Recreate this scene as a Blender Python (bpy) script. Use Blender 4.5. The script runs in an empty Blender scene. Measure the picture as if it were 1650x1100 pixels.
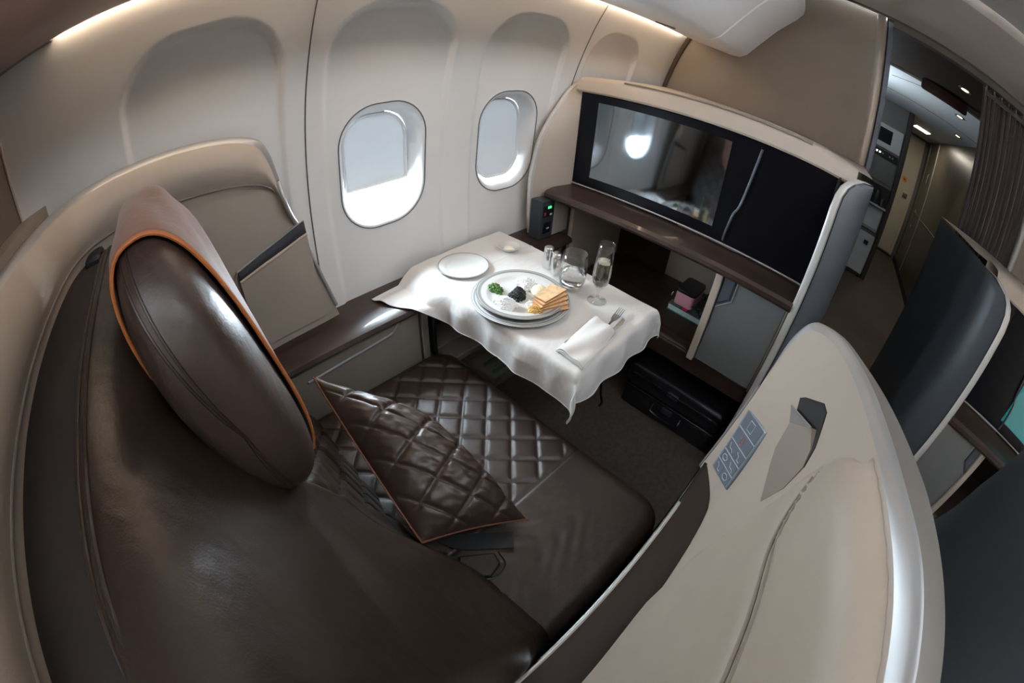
import bpy, bmesh, math, random
from mathutils import Vector, Matrix
random.seed(4)
D = bpy.data
SC = bpy.context.scene
COL = SC.collection
PI = math.pi
# ------------------------------------------------------------------ camera (15 mm full-frame fisheye)
cd = D.cameras.new('camera'); cam = D.objects.new('camera', cd); COL.objects.link(cam)
cd.type = 'PANO'; cd.sensor_fit = 'HORIZONTAL'; cd.sensor_width = 36.0
cd.clip_start = 0.005
cd.panorama_type = 'FISHEYE_EQUISOLID'; cd.fisheye_lens = 14.896; cd.fisheye_fov = math.radians(200)
cam.matrix_world = Matrix(((0.71476, -0.47639, 0.51202, 0.0), (0.69679, 0.42225, -0.57982, 0.0), (0.06002, 0.77120, 0.63375, 1.45), (0, 0, 0, 1)))
SC.camera = cam
# ------------------------------------------------------------------ daylight outside the windows
w = D.worlds.new('daylight'); SC.world = w; w.use_nodes = True
bg = w.node_tree.nodes['Background']; bg.inputs[0].default_value = (0.83, 0.92, 1.0, 1); bg.inputs[1].default_value = 190.0
def area(name, loc, rot, sx, sy, power, color, spread=None):
    l = D.lights.new(name, 'AREA'); l.shape = 'RECTANGLE'; l.size = sx; l.size_y = sy; l.energy = power; l.color = color
    if spread: l.spread = spread
    o = D.objects.new(name, l); COL.objects.link(o); o.location = loc; o.rotation_euler = rot
    return o
CABIN_FILL = area('unseen_cabin_fill', (0.45, 0.35, 2.26), (0, 0, 0), 0.5, 1.6, 4.0, (0.93, 0.95, 1.0))  # unseen soft fill above the aisle, added to lift the interior
SIDE_FILL = area('added_sidewall_fill', (0.55, 0.95, 2.20), (0, math.radians(58), 0), 0.25, 1.4, 4.6, (0.86, 0.93, 1.0), math.radians(110))  # invented cool fill angled at the sidewall to brighten it around the windows
ENTRY_FILL = area('hidden_entry_fill', (-0.25, 3.70, 1.7), (0, math.radians(-155), 0), 0.5, 0.3, 13.0, (0.85, 0.93, 1.0))  # added uplight hidden behind the partition, brightens the white entry ceiling
AISLE = area('entry_ceiling_light', (1.1, 6.28, 2.17), (0, 0, 0), 0.22, 0.3, 5.0, (1.0, 0.93, 0.8))
for nm, y in (('window_sky_portal', 0.62),):
    p = area(nm, (-1.30, y, 1.11), (0, -PI/2, 0), 0.6, 0.6, 1.0, (1, 1, 1)); p.data.cycles.is_portal = True
SC.view_settings.view_transform = 'Standard'; SC.view_settings.look = 'None'
SC.view_settings.exposure = 0.18; SC.view_settings.gamma = 1.0
SC.view_settings.use_curve_mapping = False
SC.cycles.use_denoising = True
SC.cycles.max_bounces = 20; SC.cycles.diffuse_bounces = 6; SC.cycles.transmission_bounces = 20; SC.cycles.transparent_max_bounces = 16
SC.cycles.sample_clamp_indirect = 12.0
# ------------------------------------------------------------------ materials
def mat(name, col, rough=0.5, metal=0.0, bump=None, var=0.0, spec=0.5, coat=0.0, sheen=0.0, emit=None, trans=0.0, ior=1.45, vscale=6.0, aniso_wrinkle=None):
    m = D.materials.new(name); m.use_nodes = True; nt = m.node_tree; b = nt.nodes['Principled BSDF']
    b.inputs['Base Color'].default_value = (*col, 1); b.inputs['Roughness'].default_value = rough
    b.inputs['Metallic'].default_value = metal; b.inputs['Specular IOR Level'].default_value = spec
    b.inputs['Coat Weight'].default_value = coat; b.inputs['Sheen Weight'].default_value = sheen
    b.inputs['Transmission Weight'].default_value = trans; b.inputs['IOR'].default_value = ior
    if emit: b.inputs['Emission Color'].default_value = (*emit[0], 1); b.inputs['Emission Strength'].default_value = emit[1]
    tc = nt.nodes.new('ShaderNodeTexCoord')
    if var:
        n = nt.nodes.new('ShaderNodeTexNoise'); n.inputs['Scale'].default_value = vscale; n.inputs['Detail'].default_value = 5
        r = nt.nodes.new('ShaderNodeValToRGB')
        r.color_ramp.elements[0].position = 0.3; r.color_ramp.elements[1].position = 0.7
        r.color_ramp.elements[0].color = (*[c*(1-var) for c in col], 1); r.color_ramp.elements[1].color = (*[min(1, c*(1+var)) for c in col], 1)
        nt.links.new(tc.outputs['Object'], n.inputs['Vector']); nt.links.new(n.outputs['Fac'], r.inputs['Fac']); nt.links.new(r.outputs['Color'], b.inputs['Base Color'])
    last = None
    for sc, st, dist in (bump or []):
        n = nt.nodes.new('ShaderNodeTexNoise'); n.inputs['Scale'].default_value = sc; n.inputs['Detail'].default_value = 3
        bp = nt.nodes.new('ShaderNodeBump'); bp.inputs['Strength'].default_value = st; bp.inputs['Distance'].default_value = dist
        nt.links.new(tc.outputs['Object'], n.inputs['Vector']); nt.links.new(n.outputs['Fac'], bp.inputs['Height'])
        if last: nt.links.new(last.outputs['Normal'], bp.inputs['Normal'])
        last = bp
    if last: nt.links.new(last.outputs['Normal'], b.inputs['Normal'])
    return m
LB = [(420, 0.25, 0.001), (26, 0.35, 0.003)]
M = {}
M['leather'] = mat('dark_brown_leather', (0.022, 0.012, 0.0085), 0.42, bump=LB, var=0.12, spec=0.6)
M['leather_gloss'] = mat('glossy_brown_leather', (0.036, 0.020, 0.0145), 0.43, bump=[(320, 0.25, 0.001), (30, 0.5, 0.004), (9, 0.3, 0.01)], var=0.12, spec=0.75)
M['pad_dark'] = mat('dark_armrest_leather', (0.030, 0.020, 0.016), 0.55, bump=[(500, 0.2, 0.001)])
M['cover'] = mat('rust_brown_cloth', (0.17, 0.078, 0.058), 0.62, bump=[(600, 0.2, 0.001), (18, 0.5, 0.006)], sheen=0.2)
M['orange'] = mat('orange_piping', (0.42, 0.13, 0.035), 0.5)
M['copper'] = mat('copper_piping', (0.16, 0.06, 0.03), 0.5)
M['beige'] = mat('beige_leather', (0.40, 0.335, 0.275), 0.48, bump=[(420, 0.2, 0.001), (14, 0.25, 0.004)], var=0.05)
M['beige_hard'] = mat('beige_moulding', (0.43, 0.365, 0.305), 0.45, bump=[(600, 0.08, 0.001)])
M['beige_seam'] = mat('beige_seam_leather', (0.24, 0.205, 0.17), 0.5)
M['console'] = mat('taupe_console_panel', (0.20, 0.175, 0.145), 0.5, var=0.05)
M['outer'] = mat('satin_grey_beige_shell', (0.23, 0.215, 0.195), 0.42, metal=0.35)
M['silver'] = mat('brushed_silver', (0.42, 0.42, 0.42), 0.42, metal=0.6, bump=[(300, 0.05, 0.001)])
M['trim_light'] = mat('satin_light_metal', (0.62, 0.61, 0.59), 0.4, metal=0.35)
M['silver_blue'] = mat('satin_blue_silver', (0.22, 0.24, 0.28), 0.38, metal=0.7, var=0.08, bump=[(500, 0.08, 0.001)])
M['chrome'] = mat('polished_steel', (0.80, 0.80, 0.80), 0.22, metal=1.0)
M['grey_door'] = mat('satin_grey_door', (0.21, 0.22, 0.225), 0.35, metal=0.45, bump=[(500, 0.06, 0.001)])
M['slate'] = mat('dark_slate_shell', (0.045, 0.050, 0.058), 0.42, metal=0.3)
M['wood'] = mat('dark_wood_veneer', (0.034, 0.019, 0.015), 0.34, coat=0.25, var=0.3, vscale=9)
M['black'] = mat('matt_black', (0.008, 0.008, 0.009), 0.5)
M['bezel'] = mat('black_screen_bezel', (0.004, 0.004, 0.006), 0.28, spec=0.15)
M['screen'] = mat('black_glass_screen', (0.27, 0.30, 0.33), 0.06, metal=1.0)
M['darkfab'] = mat('dark_brown_fabric', (0.017, 0.0115, 0.009), 0.8, bump=[(700, 0.3, 0.001)])
M['carpet'] = mat('brown_carpet', (0.060, 0.048, 0.038), 0.95, bump=[(900, 0.5, 0.003)], var=0.2, vscale=60)
M['side'] = mat('ivory_sidewall', (0.76, 0.745, 0.725), 0.55)
M['recess'] = mat('grey_window_bay', (0.55, 0.555, 0.555), 0.55)
M['gapline'] = mat('panel_gap', (0.10, 0.09, 0.08), 0.8)
M['shade_frame'] = mat('window_reveal_white', (0.72, 0.73, 0.74), 0.6)
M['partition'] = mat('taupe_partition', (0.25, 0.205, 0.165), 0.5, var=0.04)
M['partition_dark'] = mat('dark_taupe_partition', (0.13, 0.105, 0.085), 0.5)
M['ceiling'] = mat('ceiling_panel_beige', (0.46, 0.42, 0.385), 0.55)
M['ceiling_grey'] = mat('ceiling_panel_grey', (0.40, 0.40, 0.40), 0.55)
M['bin'] = mat('overhead_bin_white', (0.84, 0.83, 0.83), 0.4)
M['bin_shaded'] = mat('overhead_bin_shaded', (0.26, 0.165, 0.135), 0.45)  # brown stands in for shade on the unlit rear of the pale bin
M['ceiling_dark'] = mat('entry_ceiling_dark', (0.030, 0.023, 0.019), 0.5)
M['ceiling_white'] = mat('entry_ceiling_white', (0.66, 0.72, 0.76), 0.5)
M['galley'] = mat('galley_grey', (0.17, 0.17, 0.165), 0.45, metal=0.2)
M['galley_light'] = mat('galley_light_grey', (0.55, 0.57, 0.58), 0.4)
M['closet'] = mat('olive_brown_laminate', (0.085, 0.072, 0.052), 0.35, metal=0.3)
M['door'] = mat('cream_cabin_door', (0.50, 0.45, 0.34), 0.5)
M['curtain'] = mat('dark_brown_curtain', (0.060, 0.046, 0.042), 0.75, sheen=0.4, bump=[(500, 0.2, 0.001)])
M['cloth'] = mat('white_linen', (0.66, 0.64, 0.62), 0.6, sheen=0.1, bump=[(9, 0.6, 0.014), (28, 0.35, 0.004)])
M['napkin'] = mat('white_satin_napkin', (0.70, 0.68, 0.66), 0.42, sheen=0.2, bump=[(30, 0.3, 0.003)])
M['china'] = mat('white_china', (0.56, 0.56, 0.54), 0.14, coat=0.5)
M['rimgrey'] = mat('silver_grey_glaze', (0.36, 0.355, 0.34), 0.25, metal=0.4)
M['charger'] = mat('pewter_glaze', (0.30, 0.295, 0.285), 0.28, metal=0.3)
M['water'] = mat('water', (1, 1, 1), 0.0, trans=1.0, ior=1.33)
M['wine'] = mat('champagne', (0.94, 0.95, 0.80), 0.0, trans=1.0, ior=1.34)
M['caviar'] = mat('black_caviar', (0.004, 0.004, 0.005), 0.22, spec=0.45)
M['chive'] = mat('green_chives', (0.06, 0.14, 0.025), 0.55, var=0.8, vscale=240)
M['eggwhite'] = mat('chopped_egg_white', (0.90, 0.91, 0.91), 0.4)
M['sour'] = mat('chopped_onion', (0.90, 0.91, 0.92), 0.35)
M['yolk'] = mat('chopped_egg_yolk', (0.62, 0.40, 0.13), 0.5, var=0.3, vscale=120)
M['toast'] = mat('toasted_bread', (0.70, 0.46, 0.26), 0.75, bump=[(220, 0.6, 0.002)], var=0.25, vscale=70)
M['crust'] = mat('toast_edge', (0.45, 0.19, 0.06), 0.75, bump=[(220, 0.6, 0.002)])
M['lemon'] = mat('muslin_wrapped_lemon', (0.74, 0.66, 0.45), 0.6, bump=[(150, 0.4, 0.002)])
M['butter'] = mat('butter', (0.82, 0.74, 0.58), 0.4)
M['pink'] = mat('pink_leatherette', (0.62, 0.30, 0.36), 0.45)
M['hotpink'] = mat('hot_pink_tag', (0.75, 0.03, 0.16), 0.5)
M['teal'] = mat('teal_cover', (0.01, 0.28, 0.20), 0.45)
M['paper'] = mat('pale_paper', (0.55, 0.68, 0.70), 0.6)
M['blackgloss'] = mat('glossy_black_plastic', (0.010, 0.010, 0.014), 0.2, spec=0.7)
M['net'] = mat('dark_mesh_net', (0.035, 0.035, 0.045), 0.6, bump=[(900, 0.8, 0.002)])
M['panel_blue'] = mat('blue_grey_control_panel', (0.25, 0.285, 0.33), 0.35, metal=0.3)
M['panel_key'] = mat('slate_control_key', (0.13, 0.15, 0.18), 0.4)
M['icon'] = mat('pale_icon_print', (0.55, 0.60, 0.66), 0.5)
M['icon_red'] = mat('red_icon_print', (0.60, 0.20, 0.16), 0.5)
M['led'] = mat('green_led', (0.0, 0.4, 0.1), 0.4, emit=((0.05, 1.0, 0.25), 1.5))
M['led_red'] = mat('red_mark', (0.5, 0.03, 0.03), 0.4)
M['cove'] = mat('cove_light_lens', (0.9, 0.8, 0.65), 0.4, emit=((1.0, 0.80, 0.60), 4.0))
M['lamp'] = mat('lit_lamp_lens', (1, 0.95, 0.85), 0.4, emit=((1.0, 0.9, 0.75), 14.0))
M['spot'] = mat('lit_downlight_lens', (1, 0.7, 0.4), 0.4, emit=((1.0, 0.62, 0.30), 9.0))
M['tealscreen'] = mat('lit_teal_screen', (0.01, 0.1, 0.1), 0.2, emit=((0.02, 0.26, 0.26), 0.3))
M['exit'] = mat('exit_sign_plate', (0.055, 0.025, 0.025), 0.35)
M['exit_letter'] = mat('exit_sign_letters', (0.006, 0.004, 0.004), 0.4)
M['orange_ring'] = mat('orange_marking', (0.75, 0.30, 0.06), 0.5)
# translucent blind
def blind():
    m = D.materials.new('translucent_window_blind'); m.use_nodes = True; nt = m.node_tree
    for n in list(nt.nodes): nt.nodes.remove(n)
    out = nt.nodes.new('ShaderNodeOutputMaterial'); mx = nt.nodes.new('ShaderNodeMixShader')
    d = nt.nodes.new('ShaderNodeBsdfDiffuse'); t = nt.nodes.new('ShaderNodeBsdfTranslucent')
    d.inputs[0].default_value = (0.62, 0.64, 0.67, 1); t.inputs[0].default_value = (0.72, 0.72, 0.71, 1)
    mx.inputs[0].default_value = 0.036
    nt.links.new(d.outputs[0], mx.inputs[1]); nt.links.new(t.outputs[0], mx.inputs[2]); nt.links.new(mx.outputs[0], out.inputs[0])
    return m
M['blind'] = blind()
def thin_pane():
    m = D.materials.new('thin_window_pane'); m.use_nodes = True; nt = m.node_tree
    for n in list(nt.nodes): nt.nodes.remove(n)
    out = nt.nodes.new('ShaderNodeOutputMaterial'); mx = nt.nodes.new('ShaderNodeMixShader')
    t = nt.nodes.new('ShaderNodeBsdfTransparent'); g = nt.nodes.new('ShaderNodeBsdfGlossy'); g.inputs['Roughness'].default_value = 0.02
    t.inputs[0].default_value = (0.94, 0.97, 0.98, 1); mx.inputs[0].default_value = 0.05
    nt.links.new(t.outputs[0], mx.inputs[1]); nt.links.new(g.outputs[0], mx.inputs[2]); nt.links.new(mx.outputs[0], out.inputs[0])
    return m
M['pane'] = thin_pane()
def thin_glass():
    m = D.materials.new('thin_clear_glass'); m.use_nodes = True; nt = m.node_tree
    for n in list(nt.nodes): nt.nodes.remove(n)
    out = nt.nodes.new('ShaderNodeOutputMaterial'); mx = nt.nodes.new('ShaderNodeMixShader'); lw = nt.nodes.new('ShaderNodeLayerWeight'); pw = nt.nodes.new('ShaderNodeMath'); pw.operation = 'POWER'; pw.inputs[1].default_value = 2.6; fr = nt.nodes.new('ShaderNodeMath'); fr.operation = 'MULTIPLY_ADD'; fr.inputs[1].default_value = 0.8; fr.inputs[2].default_value = 0.05; nt.links.new(lw.outputs['Facing'], pw.inputs[0]); nt.links.new(pw.outputs[0], fr.inputs[0])
    t = nt.nodes.new('ShaderNodeBsdfTransparent'); g = nt.nodes.new('ShaderNodeBsdfGlossy'); g.inputs['Roughness'].default_value = 0.03
    t.inputs[0].default_value = (0.975, 0.98, 0.98, 1)
    nt.links.new(fr.outputs[0], mx.inputs[0]); nt.links.new(t.outputs[0], mx.inputs[1]); nt.links.new(g.outputs[0], mx.inputs[2]); nt.links.new(mx.outputs[0], out.inputs[0])
    return m
M['glass'] = thin_glass()
def quilt_leather(name, col, rough): return mat(name, col, rough, bump=[(350, 0.3, 0.001), (40, 0.4, 0.003)], spec=0.65, var=0.1)
# ------------------------------------------------------------------ mesh helpers
class MB:
    """collects vertices and faces in world coordinates"""
    def __init__(s): s.v = []; s.f = []
    def add(s, v, f):
        n = len(s.v); s.v += [tuple(p) for p in v]; s.f += [tuple(n+i for i in q) for q in f]; return s
    def box(s, a, b):
        x0, y0, z0 = a; x1, y1, z1 = b
        if x0 > x1: x0, x1 = x1, x0
        if y0 > y1: y0, y1 = y1, y0
        if z0 > z1: z0, z1 = z1, z0
        v = [(x0,y0,z0),(x1,y0,z0),(x1,y1,z0),(x0,y1,z0),(x0,y0,z1),(x1,y0,z1),(x1,y1,z1),(x0,y1,z1)]
        return s.add(v, [(0,3,2,1),(4,5,6,7),(0,1,5,4),(1,2,6,5),(2,3,7,6),(3,0,4,7)])
    def hexa(s, lo, hi):
        return s.add(list(lo)+list(hi), [(3,2,1,0),(4,5,6,7),(0,1,5,4),(1,2,6,5),(2,3,7,6),(3,0,4,7)])
    def grid(s, rows, closeu=False, closev=False):
        nv = len(rows[0]); nu = len(rows); v = [p for r in rows for p in r]; f = []
        for i in range(nu if closeu else nu-1):
            for j in range(nv if closev else nv-1):
                i2 = (i+1) % nu; j2 = (j+1) % nv
                f.append((i*nv+j, i*nv+j2, i2*nv+j2, i2*nv+j))
        return s.add(v, f)
    def prism(s, poly, vec):
        n = len(poly); vec = Vector(vec); v = [Vector(p) for p in poly]+[Vector(p)+vec for p in poly]
        f = [tuple(range(n))[::-1], tuple(range(n, 2*n))]+[(i, (i+1) % n, n+(i+1) % n, n+i) for i in range(n)]
        return s.add(v, f)
    def tube(s, pts, r, n=8, caps=True, closed=False):
        pts = [Vector(p) for p in pts]; rows = []; up = Vector((0.13, 0.21, 0.97)).normalized()
        m = len(pts)
        for i, p in enumerate(pts):
            if closed: t = pts[(i+1) % m]-pts[i-1]
            else: t = pts[min(i+1, m-1)]-pts[max(i-1, 0)]
            t.normalize(); a = up-t*up.dot(t)
            if a.length < 1e-3: a = Vector((1, 0, 0))-t*t.x
            a.normalize(); b = t.cross(a); up = a
            rr = r(i/(m-1)) if callable(r) else r
            rows.append([p+a*rr*math.cos(2*PI*k/n)+b*rr*math.sin(2*PI*k/n) for k in range(n)])
        s.grid(rows, closeu=closed, closev=True)
        if caps and not closed:
            b0 = len(s.v)-m*n
            s.f.append(tuple(b0+k for k in range(n))[::-1]); s.f.append(tuple(b0+(m-1)*n+k for k in range(n)))
        return s
    def lathe(s, prof, c, n=40, axis=None):
        rows = []
        for r, z in prof:
            rows.append([(c[0]+r*math.cos(2*PI*k/n), c[1]+r*math.sin(2*PI*k/n), c[2]+z) for k in range(n)])
        return s.grid(rows, closev=True)
    def build(s, name, m, parent=None, smooth=True, bevel=0, seg=2, sharp=35, thick=0, off=-1, sub=0):
        me = D.meshes.new(name); o = D.objects.new(name, me)
        off0 = Vector(parent['_o']) if parent is not None else Vector((0, 0, 0))
        if parent is None and s.v:
            xs, ys, zs = zip(*s.v); off0 = Vector(((min(xs)+max(xs))/2, (min(ys)+max(ys))/2, min(zs)))
            o.location = off0
        me.from_pydata([Vector(p)-off0 for p in s.v], [], s.f); me.validate()
        bm = bmesh.new(); bm.from_mesh(me); bmesh.ops.remove_doubles(bm, verts=bm.verts, dist=1e-5)
        bmesh.ops.recalc_face_normals(bm, faces=bm.faces); bm.to_mesh(me); bm.free()
        me.materials.append(m if not isinstance(m, str) else M[m])
        COL.objects.link(o)
        if parent is not None:
            o.parent = parent; o['_o'] = tuple(off0) if parent is not None else None
            # nested parts share their thing's origin
        else: o['_o'] = tuple(off0)
        if smooth:
            for p in me.polygons: p.use_smooth = True
            if sharp: me.set_sharp_from_angle(angle=math.radians(sharp))
        if thick: md = o.modifiers.new('t', 'SOLIDIFY'); md.thickness = thick; md.offset = off
        if bevel: md = o.modifiers.new('b', 'BEVEL'); md.width = bevel; md.segments = seg; md.limit_method = 'ANGLE'; md.angle_limit = math.radians(30); md.harden_normals = False
        if sub: md = o.modifiers.new('s', 'SUBSURF'); md.levels = sub; md.render_levels = sub
        return o
def box(name, a, b, m, parent=None, bevel=0.002, **k): return MB().box(a, b).build(name, m, parent, bevel=bevel, **k)
def thing(name, label, cat, loc=(0, 0, 0), group=None):
    o = D.objects.new(name, None); COL.objects.link(o); o.location = loc; o['_o'] = tuple(loc); o.empty_display_size = 0.1
    o['label'] = label; o['category'] = cat
    if group: o['group'] = group
    return o
def tag(o, label, cat, group=None, kind=None):
    o['label'] = label; o['category'] = cat
    if group: o['group'] = group
    if kind: o['kind'] = kind
    return o
def struct(o, label=None):
    o['kind'] = 'structure'
    if label: o['label'] = label
    return o
def lerp(a, b, t): return a+(b-a)*t
def interp(x, xs, ys):
    if x <= xs[0]: return ys[0]
    for i in range(len(xs)-1):
        if x <= xs[i+1]: return lerp(ys[i], ys[i+1], (x-xs[i])/(xs[i+1]-xs[i]))
    return ys[-1]
def sstep(a, b, x):
    t = max(0, min(1, (x-a)/(b-a))); return t*t*(3-2*t)
def cat(pts, n=8, closed=False):
    """Catmull-Rom through the points"""
    P = [Vector(p) for p in pts]; out = []; m = len(P)
    for i in range(m if closed else m-1):
        p0 = P[i-1] if (i > 0 or closed) else P[0]*2-P[1]; p1 = P[i]; p2 = P[(i+1) % m]
        p3 = P[(i+2) % m] if (closed or i+2 < m) else P[-1]*2-P[-2]
        for k in range(n):
            t = k/n; t2 = t*t; t3 = t2*t
            out.append(0.5*((2*p1)+(p2-p0)*t+(2*p0-5*p1+4*p2-p3)*t2+(3*p1-p0-3*p2+p3)*t3))
    if not closed: out.append(P[-1])
    return out
def rrect(w, h, r, n=8):
    """rounded rectangle outline in 2D, centred"""
    out = []
    for cx, cy, a0 in ((w/2-r, h/2-r, 0), (-w/2+r, h/2-r, 90), (-w/2+r, -h/2+r, 180), (w/2-r, -h/2+r, 270)):
        for k in range(n+1):
            a = math.radians(a0+90*k/n); out.append((cx+r*math.cos(a), cy+r*math.sin(a)))
    return out
def sd_rr(x, y, w, h, r):
    qx = abs(x)-w/2+r; qy = abs(y)-h/2+r
    return math.hypot(max(qx, 0), max(qy, 0))+min(max(qx, qy), 0)-r
def quilt(a, b, s, depth, w=0.008):
    """height of diamond quilting at plane coordinates a,b: 0 on the puff, -depth in the stitched lines"""
    u = (a+b)/math.sqrt(2)/s; v = (a-b)/math.sqrt(2)/s
    du = abs(u-round(u))*s; dv = abs(v-round(v))*s
    d = min(du, dv)
    return -depth*math.exp(-(d/w)**2)-depth*0.55*(1-min(1, d/(s*0.32)))**2
def text(name, body, size, mtx, m, parent, ext=0.0004):
    cu = D.curves.new(name, 'FONT'); cu.body = body; cu.size = size; cu.extrude = ext; cu.align_x = 'CENTER'; cu.align_y = 'CENTER'
    cu.materials.append(M[m]); o = D.objects.new(name, cu); COL.objects.link(o)
    dg = bpy.context.evaluated_depsgraph_get(); me = D.meshes.new_from_object(o.evaluated_get(dg)); D.objects.remove(o)
    o = D.objects.new(name, me); COL.objects.link(o); o.parent = parent
    if not me.materials: me.materials.append(M[m])
    o.matrix_basis = Matrix.Translation(-Vector(parent['_o'])) @ mtx
    return o
# ================================================================== SETTING
Y0, Y1, YE = -0.45, 2.35, 7.62
struct(MB().box((-1.35, -1.6, -0.06), (3.2, YE+0.1, 0.0)).build('floor', 'carpet', smooth=False), 'dark brown cabin carpet')
# curved side wall with window bays
WP = [(0.0, -1.10), (0.68, -1.115), (0.95, -1.12), (1.12, -1.115), (1.30, -1.095), (1.45, -1.062), (1.60, -1.015), (1.72, -0.965), (1.95, -0.86), (2.32, -0.66)]
def wx(z): return interp(z, [p[0] for p in WP], [p[1] for p in WP])
_zs = [p[0] for p in WP]
WC = cat([(p[1], 0, p[0]) for p in WP], 10)
def wallx(z):
    for i in range(len(WC)-1):
        if WC[i].z <= z <= WC[i+1].z: return lerp(WC[i].x, WC[i+1].x, (z-WC[i].z)/(WC[i+1].z-WC[i].z+1e-9))
    return WC[-1].x if z > 1 else WC[0].x
WINY = (0.625, 1.155); WZ = 1.108; WW, WH, WR = 0.305, 0.405, 0.125
BAYS = (0.10, 0.635, 1.175, 1.735)
def bay_depth(y, z):
    d = 0
    for yc in BAYS:
        hw = 0.205
        top = 1.61
        # distance to a tall rounded arch
        q = sd_rr(y-yc, z-(top-0.9), 2*hw, 1.8, 0.15)
        d = max(d, sstep(0.004, -0.004, q))
    return d*(0.007+0.22*max(0, wallx(z)+1.115))
ys = []; y = Y0-0.1
mb = MB(); hy = 0.007; hz = 0.007
ny = int((Y1+0.05-(Y0-0.1))/hy); nz = int(2.32/hz)
verts = []; idx = {}
for i in range(ny+1):
    for j in range(nz+1):
        y = Y0-0.1+i*hy; z = j*hz
        # snap grid to the window outlines so that the holes are clean
        for yc in WINY:
            q = sd_rr(y-yc, z-WZ, WW-0.004, WH-0.004, WR)
            if abs(q) < hy*0.75:  # window outline
                e = 1e-4
                gx = (sd_rr(y-yc+e, z-WZ, WW-0.004, WH-0.004, WR)-q)/e; gz = (sd_rr(y-yc, z-WZ+e, WW-0.004, WH-0.004, WR)-q)/e
                y -= gx*q; z -= gz*q
        verts.append((wallx(z)-bay_depth(y, z), y, z))
faces = []
for i in range(ny):
    for j in range(nz):
        yc_ = Y0-0.1+(i+.5)*hy; zc_ = (j+.5)*hz
        if any(sd_rr(yc_-yc, zc_-WZ, WW-0.004, WH-0.004, WR) < -hy*0.25 for yc in WINY): continue
        a = i*(nz+1)+j; faces.append((a, a+1, a+nz+2, a+nz+1))
mb.add(verts, faces)
wl = struct(mb.build('wall_left', 'side', sharp=0), 'ivory curved cabin sidewall with grey window bays')
for yy in (0.36, 1.475):
    pts = [(wallx(z)+0.0005, yy+ (0.02*(z-0.7) if yy < 1 else 0.06*(z-1.3)), z) for z in [0.68+0.03*k for k in range(36)]]
    struct(MB().tube(pts, 0.0022, 6).build('trim_1' if yy < 1 else 'trim_2', 'gapline'), 'thin joint between sidewall panels')
# windows
def window(n, yc, blind_bottom, slit):
    z0 = WZ; xo = wallx(z0)-0.006
    win = thing('window_%d' % n, 'cabin window with its blind %s' % ('raised a hand above the sill' if n == 1 else 'lowered almost to the sill'), 'window', (xo, yc, z0)); win['kind'] = 'structure'
    del win['category']
    xw = lambda z: wallx(z)-bay_depth(yc, z)-0.001
    # outer dark joint ring
    ring = [(xw(z0+b)+0.002, yc+a, z0+b) for a, b in rrect(WW, WH, WR, 10)]
    MB().tube(ring, 0.0022, 6, closed=True).build('window_seam', 'gapline', win)
    rows = []
    for k, (ins, dx) in enumerate(((-0.030, -0.012), (-0.022, -0.006), (-0.004, 0.002), (0.006, 0.001), (0.014, -0.008), (0.020, -0.022), (0.026, -0.040), (0.034, -0.052), (0.036, -0.060), (0.036, -0.075), (0.010, -0.085), (-0.03, -0.085), (-0.03, -0.012))):
        rows.append([(xw(z0+b)+dx, yc+a, z0+b) for a, b in rrect(WW-2*ins, WH-2*ins, WR-ins, 10)])
    MB().grid(rows, closev=True, closeu=False).build('window_reveal', 'shade_frame', win, sharp=60)
    # blind
    W2, H2, R2 = WW-0.072, WH-0.072, WR-0.03
    ol = rrect(W2, H2, R2, 10); zb = blind_bottom-z0
    poly = [(a, max(b, zb)) for a, b in ol]
    p3 = [(xw(z0)-0.056, yc+a, z0+b) for a, b in poly]
    MB().prism(p3, (-0.003, 0, 0)).build('window_blind', 'blind', win, smooth=False)
    # moulded inner frame around blind and its grip
    fr = []
    for ins, dx in ((0.0, -0.050), (0.004, -0.046), (0.009, -0.050), (0.010, -0.056)):
        rr_ = rrect(W2-2*ins, H2-2*ins, R2-ins, 10)
        fr.append([(xw(z0)+dx, yc+a, z0+max(b, zb+ins)) for a, b in rr_])
    MB().grid(fr, closev=True).build('blind_frame', 'shade_frame', win, sharp=60)
    if zb > -H2/2+0.03:
        pts = [(xw(z0)-0.052, yc-W2/2+0.012+(W2-0.024)*k/8, z0+zb+0.002) for k in range(9)]
        MB().tube(pts, 0.005, 8).build('blind_grip', 'shade_frame', win)
    pane = [(xw(z0)-0.080, yc+a, z0+b) for a, b in rrect(WW-0.04, WH-0.04, WR-0.02, 10)]
    MB().prism(pane, (-0.004, 0, 0)).build('window_pane', 'pane', win, smooth=False)
    return win
window(1, WINY[0], 1.030, 0); window(2, WINY[1], 0.9445, 0)
# partitions
def rprism(poly2, plane, d0, d1):
    """prism of a 2D polygon; plane 'xz' extruded along y, 'yz' along x, 'xy' along z"""
    if plane == 'xz': return MB().prism([(a, d0, b) for a, b in poly2], (0, d1-d0, 0))
    if plane == 'yz': return MB().prism([(d0, a, b) for a, b in poly2], (d1-d0, 0, 0))
    return MB().prism([(a, b, d0) for a, b in poly2], (0, 0, d1-d0))
pf = struct(rprism([(-1.3, 0), (0.085, 0), (0.085, 2.27), (-1.3, 2.27)], 'xz', Y1, Y1+0.04).build('wall_front', 'partition', smooth=False), 'tall taupe partition ahead of the suite')
prof = [(0.085, Y1)] + [(0.105+0.045*math.sin(a), Y1+0.02-0.03*math.cos(a)) for a in [0, .4, .8, 1.2, 1.57, 1.95, 2.35, 2.75, 3.14]] + [(0.085, Y1+0.04)]
struct(rprism(prof, 'xy', 0, 2.262).build('trim_3', mat('satin_bronze_edge', (0.36, 0.31, 0.275), 0.3, metal=0.7)), 'rounded metal edge of the taupe partition')
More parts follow.
